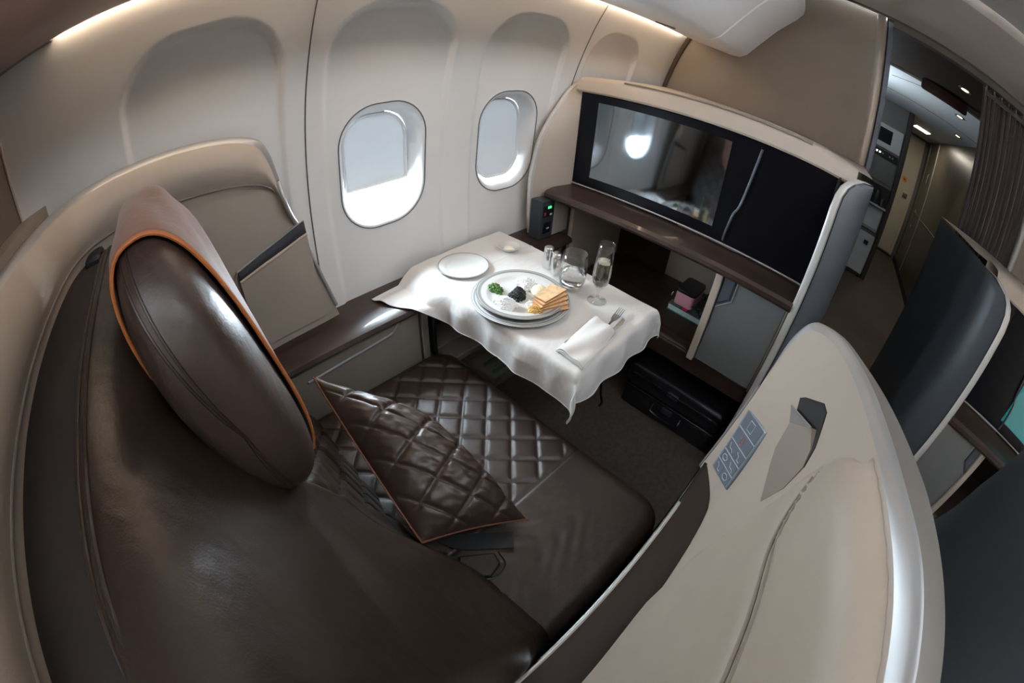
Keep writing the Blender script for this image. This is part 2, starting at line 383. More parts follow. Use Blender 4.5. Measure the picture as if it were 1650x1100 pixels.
struct(rprism([(0.150, Y1-0.0), (0.178, Y1+0.0), (0.178, Y1+0.05), (0.150, Y1+0.05)], 'xy', 0, 2.23).build('trim_4', mat('blue_grey_jamb', (0.10, 0.11, 0.14), 0.4, metal=0.5), smooth=False), 'blue grey jamb of the aisle opening')
struct(MB().tube([(wallx(z)+0.012, Y1-0.012, z) for z in [1.0+0.05*k for k in range(16)]], 0.012, 8).build('trim_5', mat('bronze_gap_strip', (0.07, 0.05, 0.035), 0.5)), 'dark strip between sidewall and partition')
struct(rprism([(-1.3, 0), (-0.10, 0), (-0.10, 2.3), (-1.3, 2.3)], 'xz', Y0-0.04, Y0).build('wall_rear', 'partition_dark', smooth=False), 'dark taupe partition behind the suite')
struct(MB().tube([(wallx(z)+0.004, Y0+0.004, z) for z in [1.30+0.04*k for k in range(12)]], 0.004, 6).build('trim_6', 'beige_hard'), 'pale edge strip of the rear partition')
struct(rprism([(-1.10, 1.34), (0.1, 1.34), (0.1, 1.372), (-1.10, 1.372)], 'xz', Y0, Y0+0.085).build('trim_7', 'partition', smooth=False), 'taupe ledge behind the seat shell')
struct(MB().box((-1.3, Y1, 0), (-1.25, YE, 2.3)).build('wall_1', 'galley', smooth=False), 'entry area side wall')
struct(MB().box((3.15, -1.6, 0), (3.2, YE, 2.4)).build('wall_right', 'partition', smooth=False), 'far side wall')
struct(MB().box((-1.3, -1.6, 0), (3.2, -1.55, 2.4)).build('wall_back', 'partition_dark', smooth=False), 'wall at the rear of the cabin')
struct(MB().box((-1.3, YE, 0), (3.2, YE+0.05, 2.4)).build('wall_end', 'galley', smooth=False), 'end wall of the entry area')
# ceilings
struct(MB().box((-1.35, -1.6, 2.36), (3.2, 1.70, 2.40)).build('ceiling', 'ceiling_grey', smooth=False), 'grey cabin ceiling')
cp = [(1.685, 2.36), (1.685, 2.30), (1.72, 2.292), (1.95, 2.285), (2.18, 2.272), (2.31, 2.25), (2.33, 2.258), (2.33, 2.36)]
struct(MB().prism([(-0.75, a, b) for a, b in cp], (3.9, 0, 0)).build('ceiling_1', 'ceiling', sharp=25), 'beige ceiling panel before the entry')
struct(MB().box((-0.6, 2.325, 2.245), (3.15, 2.345, 2.262)).build('trim_8', 'gapline', smooth=False), 'dark joint along the ceiling panel')
struct(MB().box((0.178, 2.335, 2.205), (3.15, 2.395, 2.25)).build('trim_9', mat('curtain_track_metal', (0.16, 0.15, 0.14), 0.35, metal=0.6), bevel=0.004), 'metal curtain track over the aisle opening')
struct(MB().box((-1.3, 2.39, 2.21), (3.15, 3.31, 2.27)).build('ceiling_2', 'ceiling_dark', smooth=False), 'dark ceiling beyond the aisle opening')
struct(MB().box((-1.3, 3.31, 2.19), (3.15, YE, 2.25)).build('ceiling_3', 'ceiling_white', smooth=False), 'white entry ceiling')
for k, (a, b) in enumerate((((0.30, 3.66), (0.62, 3.40)), ((0.26, 4.4), (1.9, 4.4)))):
    struct(MB().tube([(a[0], a[1], 2.19), (b[0], b[1], 2.19)], 0.004, 6).build('trim_%d' % (10+k), 'gapline'), 'joint in the white entry ceiling')
struct(MB().box((-1.3, Y1, 2.27), (3.2, YE, 2.36)).build('ceiling_4', 'ceiling_dark', smooth=False), 'ceiling void cover')
# overhead valence and bins
def bin_mesh(y0, y1, grow=0.0):
    P2 = [(-0.945, 1.745), (-0.90, 1.712), (-0.82, 1.692), (-0.72, 1.677), (-0.64, 1.665), (-0.595, 1.668), (-0.56, 1.69), (-0.51, 1.755), (-0.42, 1.87), (-0.33, 1.965), (-0.295, 2.01), (-0.29, 2.05), (-0.31, 2.34), (-0.80, 2.34), (-0.88, 1.95)]
    pl = [(a, b) for a, b in P2]
    return MB().prism([(a, y0, b) for a, b in pl], (0, y1-y0, 0))
b1 = bin_mesh(1.70, 2.17).build('overhead_stowage_end', 'bin', bevel=0.012, seg=3)
tag(b1, 'white sculpted overhead panel beside the taupe partition', 'overhead panel')
b2 = bin_mesh(0.12, 1.695).build('overhead_bin', 'bin', bevel=0.004)
tag(b2, 'pale overhead bin above the window seat', 'overhead bin')
b3 = bin_mesh(Y0+0.002, 0.115).build('overhead_bin', 'bin_shaded', bevel=0.004)
tag(b3, 'overhead bin in the top corner behind the seat, its shade painted dark brown', 'overhead bin')
MB().tube([(-0.80, 1.60, 1.687), (-0.74, 1.66, 1.678)], 0.004, 6).build('latch_slot', 'galley', b2)
# cove light strip between wall and bins
cl = thing('cove_light', 'warm strip light along the top of the sidewall', 'light', (-0.95, 0.9, 1.735))
MB().box((-0.962, -0.26, 1.735), (-0.930, 2.33, 1.741)).build('light_lens', 'cove', cl, smooth=False)
MB().box((-0.972, Y0, 1.741), (-0.925, 2.34, 1.750)).build('light_housing', 'bin_shaded', cl, smooth=False)
MB().box((-0.962, Y0+0.002, 1.722), (-0.930, -0.262, 1.741)).build('end_cap', 'galley', cl, bevel=0.003)
COVE = area('cove_light_lamp', (-0.953, 1.0, 1.733), (0, 0, 0), 0.014, 2.5, 2.6, (1.0, 0.76, 0.53))
COVE.parent = None
# ================================================================== SIDE CONSOLE UNDER THE WINDOW
con = thing('side_console', 'low taupe side console with dark wood ledge under the windows', 'console', (-1.03, 0.6, 0))
# ledge with rounded nose
pr_ = [(-1.14, 0.655), (-0.955, 0.655), (-0.938, 0.660), (-0.932, 0.670), (-0.938, 0.682), (-0.955, 0.688), (-1.14, 0.688)]
MB().prism([(a, -0.15, b) for a, b in pr_], (0, 1.55, 0)).build('ledge_top', 'wood', con, sharp=20)
MB().box((-1.12, -0.15, 0.0), (-0.985, 0.665, 0.655)).build('console_body', 'console', con, smooth=False)
MB().box((-1.12, 0.665, 0.60), (-0.985, 1.40, 0.655)).add(*(MB().box((-1.12, 0.665, 0.0), (-0.985, 1.40, 0.43)).v, [(0,3,2,1),(4,5,6,7),(0,1,5,4),(1,2,6,5),(2,3,7,6),(3,0,4,7)])).build('console_body', 'console', con, smooth=False)
MB().box((-1.115, 0.668, 0.43), (-1.10, 1.39, 0.60)).build('niche_back', 'black', con, smooth=False)
dr = MB().box((-0.985, -0.10, 0.05), (-0.962, 0.615, 0.648)).build('door', 'console', con, bevel=0.004)
MB().tube(cat([(-0.958, 0.19, 0.595), (-0.958, 0.35, 0.603), (-0.958, 0.487, 0.612), (-0.958, 0.512, 0.622), (-0.958, 0.535, 0.648)], 6), 0.0045, 8).build('door_handle', 'silver', dr)
MB().box((-0.985, 0.625, 0.05), (-0.965, 0.655, 0.648)).build('door_frame', 'console', con, bevel=0.003)
MB().box((-0.99, 0.665, 0.43), (-0.955, 0.682, 0.605)).build('niche_frame', 'black', con, bevel=0.003)
MB().box((-0.985, 0.70, 0.395), (-0.90, 1.36, 0.425)).build('lower_shelf', 'console', con, bevel=0.005)
MB().box((-0.985, 0.86, 0.24), (-0.84, 1.18, 0.27)).build('footwell_ledge', 'console', con, bevel=0.005)
# slim leaflets filed upright in the footwell ledge
for k, (mm, lab) in enumerate((('teal', 'slim green-edged leaflet in the footwell rack, nearest the console'), ('galley_light', 'slim grey leaflet in the footwell rack, middle of the three'), ('chive', 'slim bright green leaflet in the footwell rack, nearest the carpet'))):
    x = -0.925+0.028*k
    o = tag(MB().box((x, 0.88, 0.2705), (x+0.010, 1.16, 0.283)).build('leaflet', mat('leaflet_%s' % mm, [(0.03, 0.09, 0.05), (0.22, 0.23, 0.21), (0.05, 0.12, 0.05)][k], 0.6), bevel=0.001), lab, 'leaflet', 'leaflets in the footwell rack')
# ================================================================== SEAT
seat = thing('lounge_chair', 'wide dark brown leather suite seat with diamond quilting on the window side', 'seat', (-0.46, 0.3, 0))
def bp_y(z): return 0.155-(z-0.5)*0.40          # reclined face of the backrest
# cushion
XC0, XC1, YC0, YC1 = -0.955, 0.004, 0.03, 0.712
def cushion():
    n, m = 190, 150; rows = []
    r = 0.055; cr = 0.09
    W, Hh = XC1-XC0, YC1-YC0; cx, cy = (XC0+XC1)/2, (YC0+YC1)/2
    for i in range(n+1):
        row = []
        for j in range(m+1):
            a = -W/2+W*i/n; b = -Hh/2+Hh*j/m
            # pull the corner points onto the rounded outline
            qx = abs(a)-W/2+cr; qy = abs(b)-Hh/2+cr
            if qx > 0 and qy > 0:
                mx = max(qx, qy); l = math.hypot(qx, qy); f = mx/l
                a = math.copysign(W/2-cr+qx*f, a); b = math.copysign(Hh/2-cr+qy*f, b)
            x = cx+a; y = cy+b
            d = -sd_rr(a, b, W, Hh, cr); d = max(0, min(d, r))
            z = 0.472-r+math.sqrt(max(0, r*r-(r-d)**2))
            z += 0.006*math.sin(PI*min(1, max(0, (x-XC0)/W)))
            qw = sstep(-0.925, -0.90, x)*sstep(-0.325, -0.345, x)*sstep(0.685, 0.66, y)
            if qw > 0: z += qw*quilt(x+0.012, y, 0.074, 0.0055, 0.0042)
            # stitched seam between quilted and plain leather
            z -= 0.006*math.exp(-((x+0.325)/0.004)**2)*sstep(0.71, 0.69, y)
            # soft sitting creases on the plain part
            if x > -0.33:
                z += (0.0011*math.sin((y+0.10*math.sin(x*13+1)+0.03*math.sin(x*41))*95)+0.0008*math.sin((y*1.3-x*0.7)*61))*sstep(-0.33, -0.27, x)*sstep(-0.03, -0.2, x)*sstep(0.66, 0.40, y)
            row.append((x, y, z))
        rows.append(row)
    mb = MB().grid(rows); base = []
    edge = [rows[i][0] for i in range(n+1)]+[rows[n][j] for j in range(1, m+1)]+[rows[i][m] for i in range(n-1, -1, -1)]+[rows[0][j] for j in range(m-1, 0, -1)]
    lo = [[(p[0], p[1], p[2]) for p in edge], [(p[0], p[1], 0.30) for p in edge], [(lerp(p[0], cx, .02), lerp(p[1], cy, .03), 0.285) for p in edge]]
    mb.grid(lo, closev=True)
    return mb
cushion().build('seat_cushion', quilt_leather('quilted_seat_leather', (0.023, 0.0135, 0.010), 0.45), seat, sharp=0)
MB().box((-0.93, 0.05, 0.0), (-0.01, 0.66, 0.29)).build('seat_base', 'darkfab', seat, bevel=0.02)
# backrest
STITCH = []
def backrest():
    n, m = 210, 170; rows = []
    X0, X1 = -0.975, 0.006
    for j in range(m+1):
        t = j/m
        row = []
        for i in range(n+1):
            x = lerp(X0, X1, i/n)
            # profile: up the reclined face then over the rounded top and back to the seam
            L1 = 0.66
            if t < L1:
                z = lerp(0.40, 0.97, t/L1); y = bp_y(z)
            else:
                a = (t-L1)/(1-L1)*PI/2
                z = 0.97+0.255*math.sin(a); y = bp_y(0.97)-0.165*(1-math.cos(a))-0.05*math.sin(a)*(1-math.sin(a))*1.2
            # fullness of the plain aisle side, fading to the top
            f = sstep(-0.43, -0.22, x)*sstep(1.15, 0.60, z)
            y += 0.062*f
            # lumbar belly
            y += 0.018*math.sin(PI*min(1, max(0, (z-0.42)/0.7)))*math.sin(PI*(x-X0)/(X1-X0))
            # rounded sides
            e = min(x-X0, X1-x); e = max(0, min(e, 0.06)); k = 1-math.sqrt(max(0, 1-((0.06-e)/0.06)**2))
            y -= 0.06*k
            y -= 0.05*k*sstep(0.9, 1.2, z)
            z2 = z-0.04*k*sstep(1.0, 1.2, z)
            qw = sstep(-0.93, -0.90, x)*sstep(-0.435, -0.455, x-0.10*(z-0.8))*sstep(1.08, 1.0, z)
            if qw > 0: y += qw*quilt(x+0.02, z*1.077, 0.074, 0.0065, 0.0045)
            # seam running down from the quilted field
            sx = -0.445+0.10*(z-0.8) if z > 0.78 else interp(z, [0.40, 0.55, 0.7, 0.78], [-0.10, -0.24, -0.37, -0.445])
            y -= 0.006*math.exp(-((x-sx)/0.005)**2)*sstep(1.12, 1.0, z)
            row.append((x, y, z2))
        rows.append(row)
    for j in range(0, m+1, 1):
        z = rows[j][0][2]+0.0
        zz = rows[j][n//2][2]
        sx = -0.445+0.10*(zz-0.8) if zz > 0.78 else interp(zz, [0.40, 0.55, 0.7, 0.78], [-0.10, -0.24, -0.37, -0.445])
        if 0.46 < zz < 1.06:
            i = min(range(n+1), key=lambda q: abs(rows[j][q][0]-sx)); p = rows[j][i]
            STITCH.append(Vector((sx, p[1]+0.0012, p[2])))
    mb = MB().grid(rows)
    # closed back
    back = [[rows[m][i] for i in range(n+1)], [(rows[m][i][0], -0.195, 1.20) for i in range(n+1)], [(rows[m][i][0], -0.10, 0.40) for i in range(n+1)], [rows[0][i] for i in range(n+1)]]
    mb.grid(back)
    for i in (0, n):
        side = [rows[j][i] for j in range(m+1)]
        bk = [(p[0], lerp(-0.10, -0.195, (p[2]-0.40)/0.82), p[2]) for p in side]
        mb.grid([side, bk])
    return mb
backrest().build('backrest', mat('backrest_leather', (0.022, 0.0125, 0.009), 0.33, bump=[(420, 0.25, 0.001), (9, 0.5, 0.012)], var=0.1, spec=0.6), seat, sharp=0)
for _ in range(4): STITCH = [STITCH[0]]+[(STITCH[i-1]+STITCH[i]*2+STITCH[i+1])/4 for i in range(1, len(STITCH)-1)]+[STITCH[-1]]
MB().tube(STITCH, 0.0016, 6).build('stitched_seam', mat('seam_stitching', (0.12, 0.085, 0.065), 0.5), seat)
for k, (dy, dz) in enumerate(((-0.188, 1.222), (-0.202, 1.219))):
    pts = cat([(-0.972, dy+0.05, 1.13), (-0.965, dy+0.02, 1.18), (-0.93, dy, dz), (-0.7, dy, dz+0.002), (-0.4, dy, dz+0.002), (-0.15, dy, dz), (0.0, dy, dz-0.03)], 10)
    MB().tube(pts, 0.0042, 8).build('seam_piping', 'leather', seat)
# headrest: a rounded slab leaning with the back
HC = Vector((-0.566, -0.026, 1.112)); HA, HB, HH = 0.214, 0.064, 0.230; TILT = math.radians(11)
def hrest(u, s, grow=0.0):
    """u around the section 0..1, s along x -1..1"""
    e = 0.80
    sg = lambda c, p: math.copysign(abs(c)**p, c)
    s = max(-1.0, min(1.0, s)); near = 3.0 if s > 0 else 4.5
    rz = max(0, 1-abs(s)**near)**(1/near); ry = max(0, 1-abs(s)**4)**(1/4)
    a = u*2*PI
    py = (HB*ry+grow)*sg(math.cos(a), e); pz = (HH*rz+grow)*sg(math.sin(a), e)
    if py > 0: py *= 1.15
    y = py*math.cos(TILT)-pz*math.sin(TILT); z = pz*math.cos(TILT)+py*math.sin(TILT)
    return (HC.x+(HA+grow)*s, HC.y+y, HC.z+z)
rows = [[hrest(k/72, -math.cos(PI*j/70)) for k in range(72)] for j in range(71)]
hd = MB().grid(rows, closev=True).build('headrest', 'leather_gloss', seat, sharp=0)
def hx_ring(x, grow, u0=0, u1=1, n=72):
    v = (x-HC.x)/(HA+grow)
    return [hrest(u0+(u1-u0)*k/n, v, grow) for k in range(n)]
for uu in (0.262, 0.288):
    pts = [hrest(uu, 0.50+0.50*math.sin(PI/2*k/20), -0.0010) for k in range(21)]+[hrest(1.0-uu, 0.2+0.80*math.cos(PI/2*k/24), -0.0010) for k in range(25)]
    MB().tube(pts, 0.0026, 7).build('headrest_seam', 'leather', hd)
# cloth cover over the window end of the headrest
def cover():
    rows = []; n = 56
    for j in range(41):
        x = lerp(-0.782, -0.452, j/40)
        v = (x-HC.x)/(HA+0.007)
        row = []
        for k in range(n+1):
            u = lerp(-0.17, 0.62, k/n)
            wv = 0.0022*math.sin(u*55+x*22)*sstep(0.02, 0.10, abs(-0.452-x)+0.02)
            row.append(hrest(u, v, 0.007+wv))
        rows.append(row)
    return rows
cr_ = cover()
hc = MB().grid(cr_).build('headrest_cover', 'cover', None, sharp=0, thick=0.003, off=0)
tag(hc, 'rust brown cloth cover with orange piping draped over the headrest', 'headrest cover')
hc['_o'] = tuple(hc.location)
MB().tube(cr_[-1], 0.0030, 8).build('piping', 'orange', hc)
MB().tube([r[0] for r in cr_], 0.0035, 8).build('piping', 'orange', hc)
MB().tube([r[-1] for r in cr_], 0.0035, 8).build('piping', 'orange', hc)
MB().tube(cr_[1], 0.0035, 8).build('piping', 'orange', hc)
# pillow
PA, PC, PB, PD = Vector((-0.80, 0.175, 0.745)), Vector((-0.355, 0.158, 0.575)), Vector((-0.262, 0.405, 0.500)), Vector((-0.635, 0.385, 0.600))
PN = (PC-PA).cross(PD-PA).normalized()
if PN.z < 0: PN = -PN
def pil(s, t, side):
    # s along A->C, t along A->D
    q = (1-s)*(1-t)*PA+s*(1-t)*PC+s*t*PB+(1-s)*t*PD
    ds, dt = 2*s-1, 2*t-1
    # concave outline between the corners
    cen = (PA+PB+PC+PD)/4
    pull = 0.055*((1-ds*ds)*abs(dt)**3+(1-dt*dt)*abs(ds)**3)
    q = q+(cen-q)*pull
    h = ((1-abs(ds)**2.4)*(1-abs(dt)**2.4))**0.62
    hh = 0.098*h if side > 0 else -0.05*h
    if side > 0:
        qs = s*0.485; qt = t*0.27
        hh += quilt(qs-0.015, qt+0.02, 0.077, 0.0080, 0.0042)*min(1, h*2.2)
        hh += 0.0011*math.sin(qs*210+math.sin(qt*90)*1.6)*h+0.0011*math.sin(qt*170+math.sin(qs*60)*2)*h
    return q+PN*hh
n = 130; m_ = 84
pl_ = thing('throw_pillow', 'quilted glossy brown leather pillow lying against the backrest', 'pillow', (-0.53, 0.29, 0.5))
MB().grid([[pil(i/n, j/m_, 1) for j in range(m_+1)] for i in range(n+1)]).build('quilted_face', 'leather_gloss', pl_, sharp=0)
MB().grid([[pil(i/40, j/30, -1) for j in range(31)] for i in range(41)]).build('pillow_back', 'darkfab', pl_, sharp=0)
loop = [pil(i/40, 0, 1) for i in range(40)]+[pil(1, i/30, 1) for i in range(30)]+[pil(1-i/40, 1, 1) for i in range(40)]+[pil(0, 1-i/30, 1) for i in range(30)]
MB().tube(loop, 0.0028, 7, closed=True).build('piping', 'copper', pl_)
# seat belt
sb = thing('seat_belt', 'black seat belt with buckle lying on the seat beside the pillow', 'seat belt', (-0.27, 0.25, 0.475))
def strap(pts, wdt, th=0.002):
    P = cat(pts, 6); rows = []
    for i, p in enumerate(P):
        t = (P[min(i+1, len(P)-1)]-P[max(0, i-1)]).normalized(); a = t.cross(Vector((0, 0, 1))).normalized()
        rows.append([p+a*wdt/2+Vector((0, 0, th)), p+a*wdt/2, p-a*wdt/2, p-a*wdt/2+Vector((0, 0, th))])
    return MB().grid(rows, closev=True)
strap([(-0.40, 0.22, 0.480), (-0.34, 0.245, 0.480), (-0.29, 0.30, 0.481), (-0.25, 0.345, 0.484)], 0.045).build('strap', 'black', sb, smooth=False)
strap([(-0.33, 0.165, 0.490), (-0.30, 0.19, 0.482), (-0.275, 0.215, 0.482)], 0.045).build('strap', 'black', sb, smooth=False)
bk = MB(); 
pts2 = [(-0.305, 0.215), (-0.262, 0.185), (-0.215, 0.235), (-0.225, 0.275), (-0.255, 0.285)]
MB().prism([(a, b, 0.478) for a, b in pts2], (0, 0, 0.016)).build('buckle', 'black', sb, bevel=0.004)
MB().tube(cat([(-0.235, 0.20, 0.497), (-0.205, 0.24, 0.497), (-0.215, 0.28, 0.496), (-0.25, 0.292, 0.494)], 6), 0.0022, 7).build('buckle_latch', 'blackgloss', sb)
# ================================================================== SEAT SHELL
shell = thing('seat_shell', 'beige leather privacy shell curving around the suite seat', 'seat shell', (-0.46, 0.0, 0))
#            B (bottom, inner)            I (inner top)               R (rim crest)               O (outer shoulder)
ST = [
 ((0.002, 0.760, 0.62), (0.024, 0.752, 0.93), (0.024, 0.757, 0.935), (0.040, 0.775, 0.935)),
 ((0.004, 0.757, 0.62), (0.028, 0.747, 0.99), (0.028, 0.753, 0.998), (0.046, 0.772, 0.998)),
 ((0.008, 0.752, 0.62), (0.036, 0.735, 1.055), (0.034, 0.742, 1.068), (0.054, 0.762, 1.068)),
 ((0.014, 0.744, 0.62), (0.052, 0.712, 1.112), (0.050, 0.722, 1.124), (0.066, 0.742, 1.122)),
 ((0.028, 0.725, 0.62), (0.068, 0.685, 1.138), (0.072, 0.700, 1.148), (0.078, 0.718, 1.140)),
 ((0.050, 0.692, 0.62), (0.095, 0.635, 1.160), (0.105, 0.640, 1.173), (0.118, 0.650, 1.168)),
 ((0.074, 0.640, 0.62), (0.122, 0.565, 1.175), (0.134, 0.565, 1.188), (0.156, 0.572, 1.185)),
 ((0.083, 0.550, 0.62), (0.140, 0.480, 1.193), (0.152, 0.480, 1.207), (0.188, 0.482, 1.204)),
 ((0.088, 0.430, 0.62), (0.157, 0.380, 1.213), (0.168, 0.380, 1.227), (0.215, 0.380, 1.225)),
 ((0.092, 0.320, 0.62), (0.168, 0.290, 1.233), (0.178, 0.290, 1.248), (0.222, 0.300, 1.247)),
 ((0.100, 0.200, 0.62), (0.189, 0.195, 1.246), (0.197, 0.200, 1.266), (0.240, 0.200, 1.264)),
 ((0.105, 0.080, 0.62), (0.207, 0.090, 1.256), (0.214, 0.090, 1.276), (0.252, 0.100, 1.278)),
 ((0.105, -0.040, 0.62), (0.205, -0.030, 1.280), (0.212, -0.030, 1.298), (0.255, -0.030, 1.298)),
 ((0.090, -0.160, 0.62), (0.180, -0.160, 1.305), (0.190, -0.165, 1.323), (0.232, -0.180, 1.320)),
 ((0.060, -0.270, 0.62), (0.100, -0.272, 1.330), (0.108, -0.285, 1.347), (0.140, -0.325, 1.340)),
 ((-0.08, -0.345, 0.62), (-0.08, -0.320, 1.345), (-0.08, -0.338, 1.358), (-0.07, -0.375, 1.350)),
 ((-0.45, -0.355, 0.62), (-0.45, -0.318, 1.350), (-0.45, -0.336, 1.362), (-0.45, -0.374, 1.354)),
 ((-0.75, -0.345, 0.62), (-0.74, -0.305, 1.348), (-0.75, -0.324, 1.360), (-0.76, -0.362, 1.352)),
 ((-0.95, -0.310, 0.62), (-0.92, -0.282, 1.346), (-0.935, -0.300, 1.358), (-0.96, -0.335, 1.350)),
 ((-1.035, -0.235, 0.62), (-1.005, -0.225, 1.345), (-1.022, -0.238, 1.358), (-1.050, -0.262, 1.350)),
 ((-1.055, -0.12, 0.62), (-1.030, -0.130, 1.343), (-1.047, -0.136, 1.356), (-1.072, -0.140, 1.350)),
 ((-1.060, 0.06, 0.62), (-1.032, -0.010, 1.336), (-1.048, -0.010, 1.349), (-1.070, -0.010, 1.344)),
 ((-1.068, 0.20, 0.62), (-1.032, 0.100, 1.322), (-1.047, 0.102, 1.335), (-1.066, 0.102, 1.330)),
 ((-1.072, 0.30, 0.62), (-1.034, 0.178, 1.303), (-1.048, 0.182, 1.316), (-1.066, 0.184, 1.312)),
 ((-1.075, 0.355, 0.62), (-1.040, 0.222, 1.276), (-1.050, 0.233, 1.288), (-1.066, 0.235, 1.286)),
 ((-1.078, 0.388, 0.62), (-1.046, 0.244, 1.235), (-1.054, 0.256, 1.242), (-1.067, 0.258, 1.242)),
 ((-1.080, 0.402, 0.62), (-1.050, 0.262, 1.170), (-1.057, 0.272, 1.174), (-1.068, 0.274, 1.174)),
]
Bc, Ic, Rc, Oc = [cat([s[k] for s in ST], 6) for k in range(4)]
NS = len(Bc)
def wing(i, t):
    """inner shell surface, t 0 at the bottom, 1 at the inner rim edge"""
    return Bc[i].lerp(Ic[i], t)
def bowed(i, t):
    p = wing(i, t)
    # padded upper roll on the rear and window side
    k = i/6.0
    f = sstep(13.5, 15.0, k)
    if f > 0:
        p = Vector(p); inward = (Vector((-0.46, 0.05, p.z))-p).normalized()
        zz = (Ic[i].z-p.z)
        bul = 0.030*math.sin(PI*max(0, min(1, zz/0.125)))**0.8
        p += inward*bul*f
    return p
TS = [0, .1, .2, .3, .4, .5, .6, .68, .74, .78, .81, .84, .87, .89, .91, .93, .95, .965, .98, .99, 1.0]
def split_rows(i0, i1): return [[bowed(i, t) for t in TS] for i in range(i0, i1+1)]
cut = 13*6
MB().grid(split_rows(0, cut)).build('aisle_wing_panel', 'beige_hard', shell, sharp=0)
MB().grid(split_rows(cut, NS-1)).build('inner_leather', 'beige', shell, sharp=0)
rim = []
for i in range(NS):
    a, b, c = Ic[i], Rc[i], Oc[i]
    mid = (a+b)/2+Vector((0, 0, 0.004)); b2 = b.lerp(c, 0.12)+Vector((0, 0, 0.001))
    rim.append([a, mid, b, b2])
MB().grid(rim).build('rim_trim', 'silver', shell, sharp=60)
outr = []
cc = Vector((-0.43, 0.1, 0))
for i in range(NS):
    b = Rc[i].lerp(Oc[i], 0.12)+Vector((0, 0, 0.001)); o = Oc[i]
    d = Vector((o.x-cc.x, o.y-cc.y, 0)).normalized()
    dn = Vector((o.x, o.y, o.z-0.03))+d*0.010 if i < 6*18 else Vector((o.x, o.y, o.z-0.03))
    lo = Vector((o.x, o.y, 0.9))+(d*0.016 if i < 6*18 else Vector((0, 0, 0)))
    outr.append([b, b.lerp(o, .6)+Vector((0, 0, 0.002)), o, dn, lo, Vector((lo.x, lo.y, 0.70 if i > 6*19 else 0.0))])
MB().grid(outr).build('outer_panel', 'outer', shell, sharp=50)
# front edge strips
MB().grid([[bowed(0, t), bowed(0, t)+Vector((0.02, 0.018, 0))] for t in TS]).add(*MB().grid([[Vector((0.002, 0.76, 0.62)), Vector((0.022, 0.778, 0.62))], [Vector((0.0, 0.762, 0.0)), Vector((0.02, 0.78, 0.0))]]).__dict__.values()).build('front_edge', 'silver', shell, smooth=False)
MB().tube([bowed(0, t)+Vector((-0.001, 0.004, 0)) for t in TS], 0.0045, 8).build('edge_trim', 'silver', shell)
MB().tube([bowed(NS-1, t)+Vector((0.004, 0.004, 0)) for t in TS if bowed(NS-1, t).z > 0.69], 0.006, 8).build('edge_trim', 'silver', shell)
# low panels closing the shell below the armrest
MB().grid([[(p.x+0.004, p.y+0.004, 0.0), (p.x+0.004, p.y+0.004, 0.62)] for p in Bc[:6*14]]).build('lower_panel', 'darkfab', shell, smooth=False)
# double seams of the upper roll
def zseam(i0, i1, dz, r=0.0028, off=0.003):
    out = []
    for i in range(i0, i1+1):
        L = Ic[i].z-Bc[i].z; t = 1-dz/L; out.append(bowed(i, t)+(Vector((-0.46, 0.05, 0))-Vector((Ic[i].x, Ic[i].y, 0))).normalized()*off*0)
    return out
for dz in (0.112, 0.124):
    MB().tube(zseam(int(6*14), 6*24+3, dz), 0.0030, 7).build('leather_seam', 'beige_seam', shell)
# dark strip filling between shell and backrest
st_ = []
for k in range(41):
    x = lerp(-0.985, 0.03, k/40)
    st_.append([(x, -0.200, 1.150), (x, -0.205, 1.196), (x, -0.225, 1.205), (x, -0.27, 1.207), (x, -0.325, 1.210), (x, -0.330, 1.15)])
MB().grid(st_, closev=True).build('rear_ledge', 'darkfab', shell, sharp=50)
MB().box((-1.0, -0.262, 1.190), (-0.93, -0.215, 1.222)).build('corner_cap', 'black', shell, bevel=0.008)
# window-side wing: lower flat panel step, literature slot and net
wsl = []
def lw(y, z, off=0.0):
    """point on the window-side inner wing"""
    best = None
    for i in range(6*19, NS):
        t = (z-Bc[i].z)/(Ic[i].z-Bc[i].z)
        if not 0 <= t <= 1: continue
        p = bowed(i, t)
        if best is None or abs(p.y-y) < abs(best.y-y): best = p
    return Vector((best.x+off, y, z))
slot_top = [lw(y, 1.045-(0.32-y)*0.30, 0.010) for y in [0.318-0.012*k for k in range(19)]]
slot_bot = [Vector((p.x+0.008, p.y, p.z-0.036+0.012*(k/18))) for k, p in enumerate(slot_top)]
MB().grid([slot_top, slot_bot]).build('mesh_net', 'net', shell, thick=0.002)
sl = MB().tube(slot_top, 0.0028, 7).build('slot_trim', 'silver', shell)
MB().tube([p+Vector((0.001, 0, -0.003)) for p in slot_bot], 0.0045, 8).build('pocket_lip', 'beige', shell)
MB().grid([[Vector((p.x+0.002, p.y, p.z-0.002)) for p in slot_bot], [lw(p.y+ (0.02 if p.y > 0.3 else 0), 0.72, 0.012) if p.y < 0.37 else p for p in slot_bot]]).build('pocket_panel', 'beige', shell)
MB().tube([slot_top[-1], slot_top[-1]+Vector((0.004, -0.02, -0.03)), slot_top[-1]+Vector((0.004, -0.03, -0.15))], 0.003, 7).build('pocket_seam', 'beige_seam', shell)
